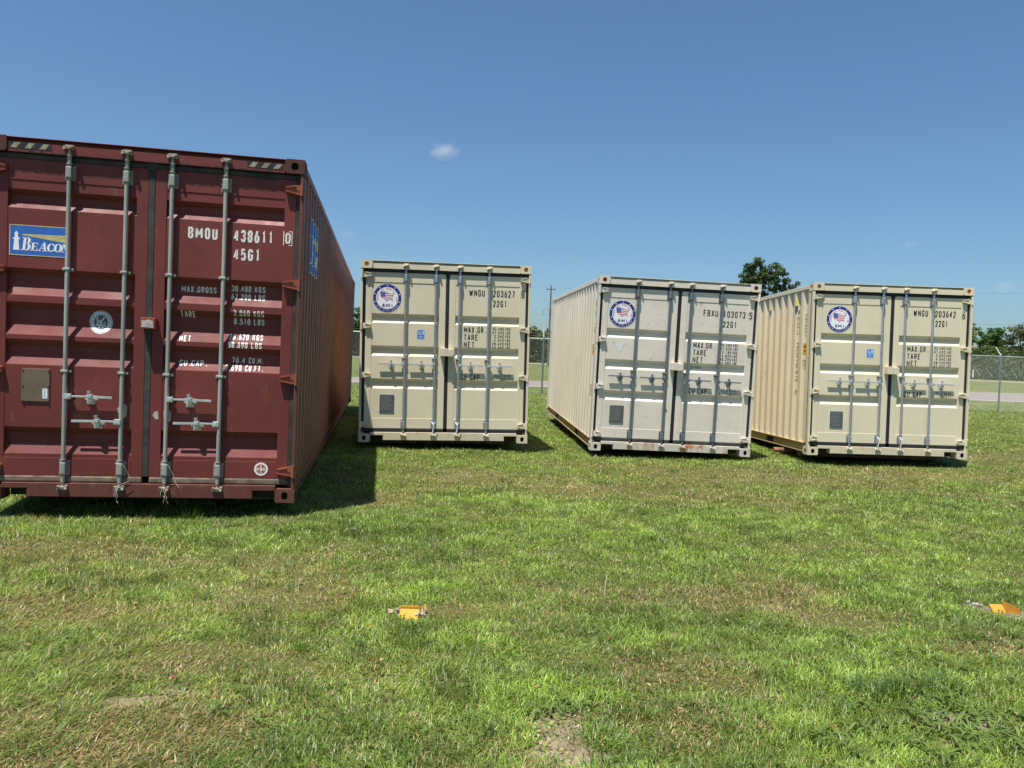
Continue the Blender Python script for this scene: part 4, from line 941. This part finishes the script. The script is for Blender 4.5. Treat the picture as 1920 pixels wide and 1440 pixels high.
# tufts: taller clumps, and long straws lying about
def tuft(cx, cy, n, r, h0, h1, w, colr, leanm=.5, dirn=None):
    global off
    a = rng.uniform(0, 6.283, n); rr = r * np.sqrt(rng.random(n)); x = cx + np.cos(a) * rr; y = cy + np.sin(a) * rr
    az = a + rng.normal(0, .5, n) if dirn is None else dirn + rng.normal(0, .4, n)
    h = rng.uniform(h0, h1, n); col = np.array(colr) * (.7 + .6 * rng.random(n))[:, None]
    V, Q, T, Cc = blades(x, y, h, w * (.7 + .6 * rng.random(n)), az, np.clip(rng.normal(leanm, .25, n), .05, 1.4), rng.uniform(.2, .9, n), col, col * 1.25)
    PV.append(V); PQ.append(Q + off); PT.append(T + off); PC.append(Cc); off += len(V)
GR1, GR2, ST = (.10, .17, .025), (.065, .125, .024), (.36, .27, .12)
for _ in range(420):
    y = 2.3 + 14 * rng.random() ** 1.6; x = rng.uniform(-.72, .72) * y
    if any(bool(inside_box(np.array([x]), np.array([y]), c, 0)[0]) for c in (CR, C2, C3, C4)): continue
    s_ = 1 if y < 7 else 1.7
    tuft(x, y, 40, rng.uniform(.03, .10) * s_, .04, .085 + .02 * (s_ - 1), .0032 * s_, [GR1, GR2, GR1, (.15, .19, .04)][rng.integers(4)], .45)
for (px_, py_, rad, cnt, hh, cc, dn_) in [(560, 915, .10, 0, 0, GR1, None), (350, 962, .12, 120, .16, (.13, .20, .035), None), (345, 950, .07, 60, .20, (.15, .21, .04), None), (20, 925, .14, 140, .19, (.12, .19, .03), None), (55, 945, .10, 90, .15, (.12, .19, .03), None), (800, 842, .16, 120, .17, (.11, .18, .03), None), (790, 838, .10, 60, .22, (.14, .2, .04), None),
        (200, 1255, .16, 70, .13, (.17, .21, .04), .5), (160, 1290, .16, 70, .14, (.19, .20, .05), .7), (90, 1330, .2, 80, .14, (.15, .19, .04), .3), (30, 1400, .2, 110, .16, (.14, .20, .04), .5), (240, 1225, .1, 50, .12, (.2, .24, .04), .6),
        (100, 1250, .2, 60, .12, (.19, .19, .06), .5), (330, 1390, .15, 60, .12, (.20, .18, .06), .5), (1640, 1310, .10, 130, .12, GR2, None), (1690, 1300, .09, 110, .12, GR2, None), (1780, 1310, .12, 120, .11, GR2, None), (1120, 1400, .10, 140, .10, GR1, None), (1540, 1330, .09, 90, .09, (.05, .10, .02), None),
        (1480, 1010, .14, 90, .10, (.06, .11, .02), None), (1260, 1010, .25, 120, .09, (.06, .11, .02), None), (800, 1035, .22, 140, .08, (.055, .105, .02), None), (860, 1045, .15, 100, .08, (.05, .10, .02), None), (1880, 1020, .25, 120, .10, (.06, .11, .02), None)]:
    if cnt: gx_, gy_ = p2g(px_, py_); tuft(gx_, gy_, cnt, rad, hh * .4, hh, .0042, cc, .5 if dn_ is None else .9, dn_)
for _ in range(260):
    y = 2.2 + 9 * rng.random() ** 1.4; x = rng.uniform(-.72, .72) * y
    tuft(x, y, 1, .01, .06, .17, .0028 * (1 if y < 5 else 1.5), ST if rng.random() < .7 else (.28, .26, .09), 1.35)
for px_, py_ in ((755, 1172), (775, 1174), (790, 1170), (740, 1166), (1870, 1165), (1890, 1170), (1905, 1172), (1855, 1160)):
    gx_, gy_ = p2g(px_, py_); tuft(gx_, gy_, 26, .03, .03, .055, .0036, GR1, .6)
for c, lo, hi in ((CR, .04, .10), (C2, .05, .11), (C3, .04, .09), (C4, .03, .075)):
    for k in range(70):
        u = random.uniform(-1.25, 1.25); q = on(c, (u, random.uniform(-.22, -.02) if random.random() < .8 else random.uniform(-.3, .1), 0)); tuft(q.x, q.y, 22, .045, lo * .5, random.uniform(lo, hi), .0045, [GR1, (.14, .21, .035), (.20, .21, .07), ST][rng.integers(4)], .7)
    for k in range(60):
        v = random.uniform(0, 6); q = on(c, ((-1.30 if c is not CR else 1.30) + random.uniform(-.08, .1), v, 0)); tuft(q.x, q.y, 22, .06, lo * .5, random.uniform(lo, hi * 1.2), .005, [GR1, (.14, .21, .035)][rng.integers(2)], .7)
V = np.concatenate(PV); C_ = np.concatenate(PC)
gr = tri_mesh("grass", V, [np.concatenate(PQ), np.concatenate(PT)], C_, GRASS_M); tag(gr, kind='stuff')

# broad-leaved weeds
WV, WQ, WC = [], [], []; wo = 0
def leaf(bx, by, bz, az, ln, wd, lift, col):
    global wo
    d = np.array([math.cos(az), math.sin(az), 0]); s_ = np.array([-math.sin(az), math.cos(az), 0]); u = np.array([0, 0, 1.0]); b0 = np.array([bx, by, bz])
    pts = []
    for t, w_ in ((0, .15), (.35, .9), (.7, .85), (1.0, .05)):
        c_ = b0 + d * ln * t + u * (ln * lift * (t - .75 * t * t)); pts += [c_ - s_ * wd * w_ / 2 + u * wd * .12 * (w_ > .5), c_ + s_ * wd * w_ / 2 + u * wd * .12 * (w_ > .5)]
    WV.append(np.array(pts)); WQ.append(np.array([[0, 1, 3, 2], [2, 3, 5, 4], [4, 5, 7, 6]]) + wo); WC.append(np.tile(np.array(col) * random.uniform(.75, 1.3), (8, 1))); wo += 8
def weed(cx, cy, n, ln, wd, col, spread=0):
    ln *= .62; wd *= .52; n += 3
    z = float(gz(cx, cy)); a0 = random.uniform(0, 6)
    for k in range(n): leaf(cx + random.gauss(0, spread), cy + random.gauss(0, spread), z + .005 + random.uniform(0, .025), a0 + k * 2.4 + random.gauss(0, .3), ln * random.uniform(.6, 1.15), wd * random.uniform(.7, 1.2), random.uniform(.3, 1.2), col)
for (px_, py_, cnt, sp_x, sp_y, ln, wd) in [(1750, 1345, 26, .40, .13, .085, .024), (1700, 1210, 26, .50, .10, .06, .020), (1820, 1265, 20, .45, .10, .065, .022), (1830, 1410, 30, .35, .12, .105, .026), (1880, 1340, 14, .2, .1, .09, .022), (700, 1060, 16, .35, .15, .045, .018), (1000, 1340, 14, .16, .10, .055, .02), (1100, 1330, 10, .15, .08, .05, .018), (560, 1390, 14, .3, .08, .05, .018), (1370, 1340, 8, .12, .05, .05, .016), (960, 1240, 20, .4, .2, .035, .014), (1060, 1190, 12, .3, .1, .035, .013), (390, 1290, 10, .3, .06, .05, .02), (730, 1400, 10, .2, .06, .04, .016), (100, 1230, 8, .3, .1, .05, .02)]:
    gx_, gy_ = p2g(px_, py_)
    for _ in range(cnt): weed(gx_ + random.gauss(0, sp_x), gy_ + random.gauss(0, sp_y), random.randint(5, 9), ln, wd, random.choice([(.115, .175, .036), (.09, .15, .03), (.13, .18, .04)]), .03)
for _ in range(150):
    y = 2.3 + 7 * random.random() ** 1.3; weed(random.uniform(-.72, .72) * y, y, random.randint(3, 7), .035, .013, (.11, .165, .036), .015)
for _ in range(70):                                   # scattered dead leaves
    y = 2.3 + 7 * random.random(); x = random.uniform(-.72, .72) * y; leaf(x, y, float(gz(x, y)) + .035, random.uniform(0, 6), .03, .016, .2, random.choice([(.36, .20, .09), (.42, .32, .16), (.30, .10, .05)]))
wd_ = tri_mesh("weeds", np.concatenate(WV), [np.concatenate(WQ)], np.concatenate(WC), GRASS_M); tag(wd_, kind='stuff')

# ------------------------------------------------------------------ yellow plastic pieces and rubble in the lawn
M['yellow'] = paint("yellow_plastic", (.52, .28, .016), rust=.35, dirt=.8, rough=.55, rustcol=(.30, .17, .05), streak=0, chips=.5)
def at_px(px_, py_): x, y = p2g(px_, py_); return Vector((x, y, float(gz(x, y))))
p = at_px(767, 1158) - Vector((0, 0, .012)); r1 = empty("yellow_cover", p, (0, 0, .02)); tag(r1, "yellow ribbed plastic cover lying flat in a patch of rubble", "plastic cover", "yellow plastic pieces in the lawn")
mb = MB().prism([(-.050, .010), (.050, .010), (.050, .078), (-.050, .078)], -.012, -.004)
mb = MB(); th = .006
mb.add([(-.052, -.03, .014), (.052, -.03, .014), (.052, .030, .050), (-.052, .030, .050), (-.052, -.03, .008), (.052, -.03, .008), (.052, .030, .044), (-.052, .030, .044)], [(0, 1, 2, 3), (4, 7, 6, 5), (0, 4, 5, 1), (1, 5, 6, 2), (3, 2, 6, 7), (0, 3, 7, 4)])
for k in (-.03, .0, .026): mb.box(k - .003, k + .003, -.031, -.027, .012, .022)
mb.build("plate", M['yellow'], r1)
MB().box(-.052, .052, .0305, .040, .040, .066, ch=.003).box(-.050, .050, .041, .052, .045, .060, ch=.002).build("lip", M['yellow'], r1)
p = at_px(797, 1150); o = MB().box(-.004, .004, -.02, .02, -.006, .006, ch=.002).build("yellow_shard", M['yellow']); o.location = p + Vector((0, 0, .035)); o.rotation_euler = (.7, .3, .45); tag(o, "thin yellow plastic shard just right of the flat yellow cover", "plastic shard", "yellow plastic pieces in the lawn")
p = at_px(1880, 1150) - Vector((0, 0, .010)); r2 = empty("yellow_cover", p, (0, 0, -.12)); tag(r2, "broken yellow plastic cover standing open at the right edge of the lawn", "plastic cover", "yellow plastic pieces in the lawn")
mb = MB(); mb.add([(-.060, -.022, .004), (.012, -.022, .004), (.006, .024, .052), (-.068, .024, .048), (-.060, -.022, -.003), (.012, -.022, -.003), (.006, .024, .046), (-.068, .024, .042)], [(0, 1, 2, 3), (4, 7, 6, 5), (0, 4, 5, 1), (1, 5, 6, 2), (3, 2, 6, 7), (0, 3, 7, 4)])
mb.build("plate", M['yellow'], r2)
mb = MB(); mb.add([(.008, .030, .072), (.088, -.010, .040), (.086, -.016, -.005), (.016, .010, .004), (.012, .034, .072), (.092, -.006, .040), (.090, -.012, -.005), (.020, .014, .004)], [(0, 1, 2, 3), (4, 7, 6, 5), (0, 4, 5, 1), (1, 5, 6, 2), (2, 6, 7, 3), (3, 7, 4, 0)])
mb.build("flap", flat("yellow_plastic_dark", (.38, .15, .010), .45, 0, .1, 30), r2)
GV, GF, GC = [], [], []; gof = 0
def stones(cx, cy, n, sx, sy, s0, s1, cols):
    global gof
    for _ in range(n):
        x, y = cx + random.gauss(0, sx), cy + random.gauss(0, sy); s_ = random.uniform(s0, s1); z = float(gz(x, y))
        bm = bmesh.new(); bmesh.ops.create_icosphere(bm, subdivisions=1, radius=s_)
        rot = Matrix.Rotation(random.uniform(0, 3), 3, Vector((random.random(), random.random(), random.random() + .1)).normalized()); sc = (random.uniform(.7, 1.4), random.uniform(.6, 1.2), random.uniform(.4, .8))
        for v in bm.verts: v.co = rot @ Vector((v.co.x * sc[0], v.co.y * sc[1], v.co.z * sc[2])) * random.uniform(.8, 1.15)
        bm.verts.index_update()
        GV.append(np.array([(v.co.x + x, v.co.y + y, v.co.z + z + s_ * .5 + .012) for v in bm.verts])); GF.append(np.array([[v.index for v in f.verts] for f in bm.faces]) + gof)
        GC.append(np.tile(np.array(random.choice(cols)) * random.uniform(.75, 1.2), (len(bm.verts), 1))); gof += len(bm.verts); bm.free()
pale = [(.26, .21, .16), (.32, .27, .21), (.22, .19, .16), (.38, .34, .28)]
c_ = p2g(767, 1152); stones(c_[0] - .062, c_[1] + .03, 9, .018, .022, .006, .013, pale); stones(c_[0] + .078, c_[1] - .005, 13, .018, .024, .007, .015, pale); stones(c_[0] - .10, c_[1] - .01, 10, .02, .02, .006, .014, [(.42, .20, .13), (.38, .3, .22), (.45, .3, .2)]); stones(c_[0], c_[1] - .065, 4, .04, .006, .004, .007, pale); stones(c_[0] + .02, c_[1] + .07, 3, .04, .01, .005, .010, pale)
c_ = p2g(1830, 1140); stones(c_[0], c_[1], 14, .02, .015, .006, .014, [(.42, .39, .36), (.32, .29, .26)]); c_ = p2g(1905, 1165); stones(c_[0], c_[1], 14, .04, .03, .005, .010, pale); c_ = p2g(1862, 1150); stones(c_[0], c_[1], 12, .03, .02, .005, .011, pale)
c_ = p2g(720, 1030); stones(c_[0], c_[1], 4, .05, .02, .005, .009, [(.42, .38, .34)])
c_ = p2g(1055, 1385); stones(c_[0], c_[1], 60, .09, .14, .002, .007, [(.40, .32, .24), (.52, .42, .32), (.30, .24, .18), (.5, .3, .2)]); c_ = p2g(240, 1320); stones(c_[0], c_[1], 30, .2, .08, .002, .006, [(.30, .22, .16), (.4, .3, .2)])
gv = tri_mesh("rubble", np.concatenate(GV), [np.concatenate(GF)], np.concatenate(GC), attr_mat("stones", .9, 0)); tag(gv, kind='stuff')
# dandelion stem
x, y = p2g(1132, 1120); z = float(gz(x, y)); r3 = empty("dandelion", (x, y, z)); tag(r3, "single pale dandelion stem with a yellow head in the middle of the lawn", "flower")
MB().path([(0, 0, 0), (.006, .01, .05), (.014, .03, .10), (.020, .05, .135)], .0024, 6).build("stem", flat("pale_stem", (.45, .44, .28), .6), r3)
bm_ = MB(); 
for k in range(14): t = 6.283 * k / 14; bm_.add([(.020, .05, .135), (.020 + .008 * math.cos(t), .05 + .008 * math.sin(t), .142), (.020 + .008 * math.cos(t + .4), .05 + .008 * math.sin(t + .4), .142)], [(0, 1, 2)])
bm_.build("flower_head", flat("dandelion_yellow", (.38, .30, .04), .6), r3)

# ------------------------------------------------------------------ trees
BARK = flat("bark", (.10, .078, .058), .95, 0, .35, 6)
def tree(name, label, base, trunk_r, lobes, nclu, nleaf, lsize, col, colvar=.35, group=None, limbs=True, seed=0, gapn=0.0, kind=None):
    rg = np.random.default_rng(seed); bx, by = base; bz = float(gz(bx, by)); root = empty(name, (bx, by, bz)); tag(root, label, "tree", group)
    ls = [(Vector(c), Vector(r)) for c, r in lobes]; topz = max(c.z for c, r in ls)
    mb = MB(); fork = Vector((0, 0, min(c.z for c, r in ls) * .55))
    mb.path([(0, 0, -.2), (trunk_r * .3, 0, fork.z * .5), tuple(fork)], trunk_r, 10, r2=trunk_r * .75)
    for c, r in ls:
        mid = fork.lerp(c, .55) + Vector((0, 0, -.08 * (c - fork).length)); mb.path([fork, fork.lerp(mid, .5), mid, c, c + Vector((0, 0, r.z * .6))], trunk_r * .55, 7, r2=trunk_r * .08)
        for k in range(6):
            e = c + Vector((rg.normal(0, .5) * r.x, rg.normal(0, .5) * r.y, rg.normal(.1, .5) * r.z)); mb.path([mid.lerp(c, rg.random()), c.lerp(e, .5) + Vector((0, 0, .1)), e], trunk_r * .18, 5, r2=trunk_r * .03)
    mb.build("trunk", BARK, root)
    vol = np.array([r.x * r.y * r.z for c, r in ls]) ** .8; vol /= vol.sum(); Vs, Cs = [], []
    which = rg.choice(len(ls), nclu, p=vol)
    dirs = rg.normal(size=(nclu, 3)); dirs /= np.linalg.norm(dirs, axis=1)[:, None]; rad = rg.random(nclu) ** .42
    cc = np.array([[*ls[w][0]] for w in which]); rr = np.array([[*ls[w][1]] for w in which]); cen = cc + dirs * rr * rad[:, None] * (1 + .12 * rg.normal(size=(nclu, 1)))
    cr_ = (.10 + .10 * rg.random(nclu)) * np.mean([r.x for c, r in ls]) + lsize
    tint = np.array(col) * 1.22 * (1 + colvar * rg.normal(size=(nclu, 1)) * .6) * (1 + .12 * rg.normal(size=(nclu, 3)))
    tint = np.clip(tint, .008, .5)
    n = nclu * nleaf; ci = np.repeat(np.arange(nclu), nleaf); d = rg.normal(size=(n, 3)); d /= np.linalg.norm(d, axis=1)[:, None]
    pos = cen[ci] + d * (rg.random(n) ** .5 * cr_[ci])[:, None] * np.array([1, 1, .7])
    pos[:, 2] = np.maximum(pos[:, 2], .15)
    a = rg.normal(size=(n, 3)); a /= np.linalg.norm(a, axis=1)[:, None]; b = np.cross(a, rg.normal(size=(n, 3))); b /= np.linalg.norm(b, axis=1)[:, None]
    s_ = (lsize * (.6 + .8 * rg.random(n)))[:, None]
    V = np.stack([pos - a * s_ * .5, pos + b * s_ * .32, pos + a * s_ * .5, pos - b * s_ * .32], 1).reshape(-1, 3); C = np.repeat(tint[ci] * (.8 + .4 * rg.random(n))[:, None], 4, 0)
    tri_mesh("crown", V, [(np.arange(n)[:, None] * 4 + np.arange(4)[None])], C, LEAF_M, root)
    return root
def lobe(px_, py_, rx, rz, Y, base):     # photo pixel of lobe centre and half sizes in pixels -> local lobe
    x, y, z = p2d(px_, py_, Y); k = Y / FPX; return ((x - base[0], 0, z - float(gz(*base))), (rx * k, rx * k * .9, rz * k))
def ptree(label, bpx, Y, lob, col, trunk_r=.25, ncl=160, nl=40, ls=.2, seed=0, name="broadleaf_tree", **kw):
    x, _, _ = p2d(bpx, 700, Y); base = (x, Y); return tree(name, label, base, trunk_r, [lobe(*l, Y, base) for l in lob], ncl, nl, ls, col, seed=seed, **kw)
ptree("tall two-lobed dark green tree rising behind the gap between the two right containers", 1435, 75, [(1418, 520, 24, 33), (1455, 520, 22, 28), (1430, 565, 32, 30), (1408, 515, 16, 14), (1395, 548, 15, 14), (1480, 555, 18, 16), (1493, 543, 7, 6), (1392, 530, 8, 6), (1440, 610, 40, 30), (1462, 500, 9, 11), (1425, 491, 11, 9), (1472, 528, 9, 10), (1386, 534, 7, 5), (1488, 536, 8, 5), (1470, 545, 10, 8), (1404, 498, 9, 8)], (.050, .088, .030), .35, 300, 32, .25, 3)
g = "trees beyond the fence"
D = 128
ptree("bright green tree just past the rightmost container's edge", 1812, D, [(1822, 632, 17, 26), (1800, 640, 20, 24), (1812, 668, 24, 18)], (.11, .165, .035), .25, 110, 40, .34, 4, group=g)
ptree("small dark tree between the bright green tree and the round-topped tree", 1843, D + 4, [(1844, 640, 10, 16), (1846, 660, 14, 14)], (.055, .10, .030), .2, 60, 36, .32, 5, group=g)
ptree("round-topped mid green tree behind the right-hand fence post", 1868, D, [(1868, 632, 20, 18), (1876, 655, 20, 22), (1856, 648, 14, 18)], (.060, .110, .030), .25, 130, 44, .32, 6, group=g)
ptree("spreading olive tree with pale limbs at the right edge of the photo", 1915, D - 3, [(1912, 625, 22, 18), (1935, 615, 24, 20), (1895, 640, 14, 10), (1925, 655, 30, 18), (1902, 665, 12, 14)], (.085, .100, .045), .35, 150, 34, .30, 7, group=g)
ptree("brown-tinged small tree seen low between the first cream and the off-white container", 985, D - 10, [(992, 618, 15, 15), (975, 628, 16, 16)], (.115, .115, .055), .2, 70, 24, .28, 8, group=g)
ptree("low green tree behind the fence arm beside the off-white container", 1020, D, [(1020, 632, 17, 12), (1008, 640, 12, 12), (1040, 636, 16, 12)], (.060, .100, .030), .2, 80, 40, .30, 9, group=g)
ptree("dark tree filling the gap between the red and first cream container", 668, 110, [(668, 605, 14, 26), (655, 625, 20, 24), (680, 630, 18, 28)], (.050, .085, .028), .25, 130, 40, .28, 10, group=g)
# far hedge: one mass
rg = np.random.default_rng(5); n = 260000
hx = rg.uniform(-75, 125, n); hh = 2.9 + 1.9 * vnoise(hx, hx * 0, 9, 3) + 1.6 * vnoise(hx, hx * 0, 2.6, 4)
hy = 121 + .05 * hx + rg.normal(0, 1.5, n); hz = np.abs(rg.random(n) ** .8) * hh * np.exp(-((hy - 121 - .05 * hx) / 4) ** 2)
pos = np.stack([hx, hy, gz(hx, hy) + hz], 1); a = rg.normal(size=(n, 3)); a /= np.linalg.norm(a, axis=1)[:, None]; b = np.cross(a, rg.normal(size=(n, 3))); b /= np.linalg.norm(b, axis=1)[:, None]
s_ = (.20 * (.5 + rg.random(n)))[:, None]; V = np.stack([pos - a * s_, pos + b * s_ * .6, pos + a * s_, pos - b * s_ * .6], 1).reshape(-1, 3)
cl = vnoise(hx, hy, 3, 8)[:, None]; C = np.repeat((np.array([.050, .085, .024]) * (1 - cl) + np.array([.10, .145, .040]) * cl) * (.7 + .6 * rg.random((n, 1))), 4, 0)
hd = tri_mesh("hedge", V, [np.arange(n)[:, None] * 4 + np.arange(4)[None]], C, LEAF_M); tag(hd, kind='stuff')
# far tree belt closing the horizon
n = 26000; hx = rg.uniform(-420, 520, n); hh = 5 + 5 * vnoise(hx, hx * 0, 22, 3) + 2.5 * vnoise(hx, hx * 0, 7, 4); hy = 300 + rg.normal(0, 5, n); hz = rg.random(n) * hh
pos = np.stack([hx, hy, gz(hx, hy) + hz], 1); a = rg.normal(size=(n, 3)); a /= np.linalg.norm(a, axis=1)[:, None]; b = np.cross(a, rg.normal(size=(n, 3))); b /= np.linalg.norm(b, axis=1)[:, None]
s_ = (1.6 * (.5 + rg.random(n)))[:, None]; V = np.stack([pos - a * s_, pos + b * s_ * .6, pos + a * s_, pos - b * s_ * .6], 1).reshape(-1, 3)
C = np.repeat(np.array([.055, .085, .035]) * (.7 + .6 * rg.random((n, 1))), 4, 0)
wd2 = tri_mesh("distant_wood", V, [np.arange(n)[:, None] * 4 + np.arange(4)[None]], C, LEAF_M); tag(wd2, kind='stuff')

# ------------------------------------------------------------------ two far buildings among the trees
M['roof1'] = flat("brown_shingles", (.20, .165, .13), .9, 0, .25, 3); M['wall1'] = flat("grey_brown_wall", (.24, .20, .17), .9, 0, .15, 2); M['win'] = flat("dark_window", (.01, .012, .015), .3)
def house(label, px_, py_, Y, w, h, d, rh, rz):
    x, _, z = p2d(px_, py_, Y); bz = float(gz(x, Y)); r = empty("farm_house", (x, Y, bz), (0, 0, rz)); tag(r, label, "house", "buildings among the far trees")
    MB().box(-w / 2, w / 2, -d / 2, d / 2, 0, h).build("wall", M['wall1'], r)
    mb = MB(); e = .5; mb.add([(-w / 2 - e, -d / 2 - e, h), (w / 2 + e, -d / 2 - e, h), (w / 2 + e, d / 2 + e, h), (-w / 2 - e, d / 2 + e, h), (-w / 2 + 1.2, 0, h + rh), (w / 2 - 1.2, 0, h + rh)], [(0, 1, 5, 4), (1, 2, 5), (2, 3, 4, 5), (3, 0, 4), (0, 3, 2, 1)]); mb.build("roof", M['roof1'], r)
    wn_ = MB().box(-w * .22 - .5, -w * .22 + .5, -d / 2 - .06, -d / 2 + .02, h - 1.7, h - .5); f = wn_.build("window", M['wall1'], r); MB().box(-w * .22 - .42, -w * .22 + .42, -d / 2 - .08, -d / 2 - .062, h - 1.62, h - .58).build("pane", M['win'], f)
    MB().box(w * .15, w * .15 + .95, -d / 2 - .05, -d / 2 + .02, .1, 2.1).build("door", M['win'], r)
house("weathered brown house half hidden by trees right of the last container", 1838, 665, 150, 7.5, 4.3, 6, 2.0, .1)
house("grey-brown gabled shed under the olive tree at the photo's right edge", 1908, 665, 150, 3.6, 4.0, 4, 2.0, -.7)
# leaning pale poles in the far field
for i, (ax, ay, bx, by, lab) in enumerate([(1826, 687, 1838, 701, "pale slanting pole in the far field, leftmost of four"), (1849, 690, 1860, 701, "pale slanting pole left of the right-hand fence post"), (1876, 691, 1886, 702, "pale slanting pole right of the right-hand fence post"), (1895, 691, 1907, 704, "pale slanting pole nearest the photo's right edge")]):
    o = MB().tube(p2d(ax, ay, 96), p2d(bx, by + 4, 96), .05, 8).build("slanting_pole", M['wire']); tag(o, lab, "pole", "pale poles in the far field")
o = MB().tube(p2d(1825, 693, 96), p2d(1824, 708, 96), .07, 8).build("marker_post", M['st_white']); tag(o, "short white upright post in the far field beside the rightmost container", "post")

# ------------------------------------------------------------------ utility pole and wires
M['wood'] = flat("pole_wood", (.17, .14, .12), .9, 0, .3, 4)
YP = 92.0; tx, ty, tz = p2d(1033.5, 535, YP); bz = float(gz(tx, YP)); up = empty("utility_pole", (tx, YP, bz)); tag(up, "wooden utility pole with a short crossarm rising behind the off-white container", "utility pole")
hp = tz - bz
MB().tube((0, 0, -.3), (0, 0, hp), .13, 10, .085).build("pole", M['wood'], up)
mb = MB().box(-.55, .55, -.05, .05, hp - .55, hp - .43)
for q in (-.48, .48): mb.tube((q, 0, hp - .43), (q, 0, hp - .30), .04, 8)
mb.build("crossarm", M['wood'], up)
MB().path([(0, -.1, hp - 3.2), (-.35, -.1, hp - 2.75), (-.85, -.12, hp - 3.1), (-.9, -.12, hp - 3.7)], .03, 6).box(-.12, .12, -.18, -.1, hp - 3.3, hp - 2.9).build("bracket", M['wood'], up)
def wire_span(name, lab, a, b, sag, r=.012):
    a, b = Vector(a), Vector(b); pts = [a.lerp(b, t) + Vector((0, 0, -sag * 4 * t * (1 - t))) for t in np.linspace(0, 1, 24)]
    o = MB().path(pts, r, 5).build(name, M['steel_fence']); tag(o, lab, "power line", "power lines over the field")
top = Vector((tx, YP, bz + hp - .3))
wire_span("power_line", "topmost overhead wire running right from the utility pole", top + Vector((.48, 0, 0)), (105, 70, 11.5), .5)
wire_span("power_line", "overhead wire running left from the utility pole's crossarm", top + Vector((-.48, 0, 0)), (-95, 96, 10.8), .6)
wire_span("power_line", "lower overhead wire running left from the utility pole behind the cream container", (tx, YP, bz + hp - 3.6), (-95, 98, 7.0), .4)
wire_span("power_line", "lower overhead wire running right from the utility pole behind the off-white container", (tx, YP, bz + hp - 3.6), (105, 72, 8.0), .4)

# ------------------------------------------------------------------ small clouds
def cloud(label, px_, py_, w, h, dens, seed):
    Y = 1500; x, y, z = p2d(px_, py_, Y); k = Y / FPX
    m = bpy.data.materials.new("cloud_vapour"); m.use_nodes = True; nt = m.node_tree; nt.nodes.remove(nt.nodes["Principled BSDF"])
    pv = nt.nodes.new("ShaderNodeVolumePrincipled"); nt.links.new(pv.outputs[0], nt.nodes["Material Output"].inputs['Volume']); pv.inputs['Color'].default_value = (1, 1, 1, 1)
    tc = nt.nodes.new("ShaderNodeTexCoord"); ln = nt.nodes.new("ShaderNodeVectorMath"); ln.operation = 'LENGTH'; nt.links.new(tc.outputs['Object'], ln.inputs[0])
    nz = noise(nt, 1.3 + seed * .1, 6, tc.outputs['Object'], None, .65); n2 = nt.nodes.new('ShaderNodeMath'); n2.operation = 'MULTIPLY_ADD'; nt.links.new(nz, n2.inputs[0]); n2.inputs[1].default_value = 2.0; n2.inputs[2].default_value = -.45; nz = n2.outputs[0]
    ma = nt.nodes.new("ShaderNodeMath"); ma.operation = 'MULTIPLY_ADD'; nt.links.new(ln.outputs['Value'], ma.inputs[0]); ma.inputs[1].default_value = -1.0; nt.links.new(nz, ma.inputs[2])
    mr = nt.nodes.new("ShaderNodeMapRange"); nt.links.new(ma.outputs[0], mr.inputs[0]); mr.inputs[1].default_value = -.35; mr.inputs[2].default_value = .35; mr.inputs[4].default_value = dens
    nt.links.new(mr.outputs[0], pv.inputs['Density'])
    bm = bmesh.new(); bmesh.ops.create_icosphere(bm, subdivisions=3, radius=1.0); me = bpy.data.meshes.new("cloud"); bm.to_mesh(me); bm.free(); me.materials.append(m)
    o = bpy.data.objects.new("cloud", me); COL.objects.link(o); o.location = (x, y, z); o.scale = (w * k, w * k * .8, h * k); tag(o, label, "cloud", None, 'stuff')
cloud("small pale cloud above the first cream container", 832, 284, 33, 18, .018, 3)
cloud("faint wisp of cloud above the far end of the red container", 648, 440, 24, 12, .004, 5)
cloud("faint wisp of cloud low at the right above the olive tree", 1884, 537, 24, 14, .006, 6)
cloud("faint wisp of cloud above the rightmost container", 1708, 458, 24, 8, .004, 7)
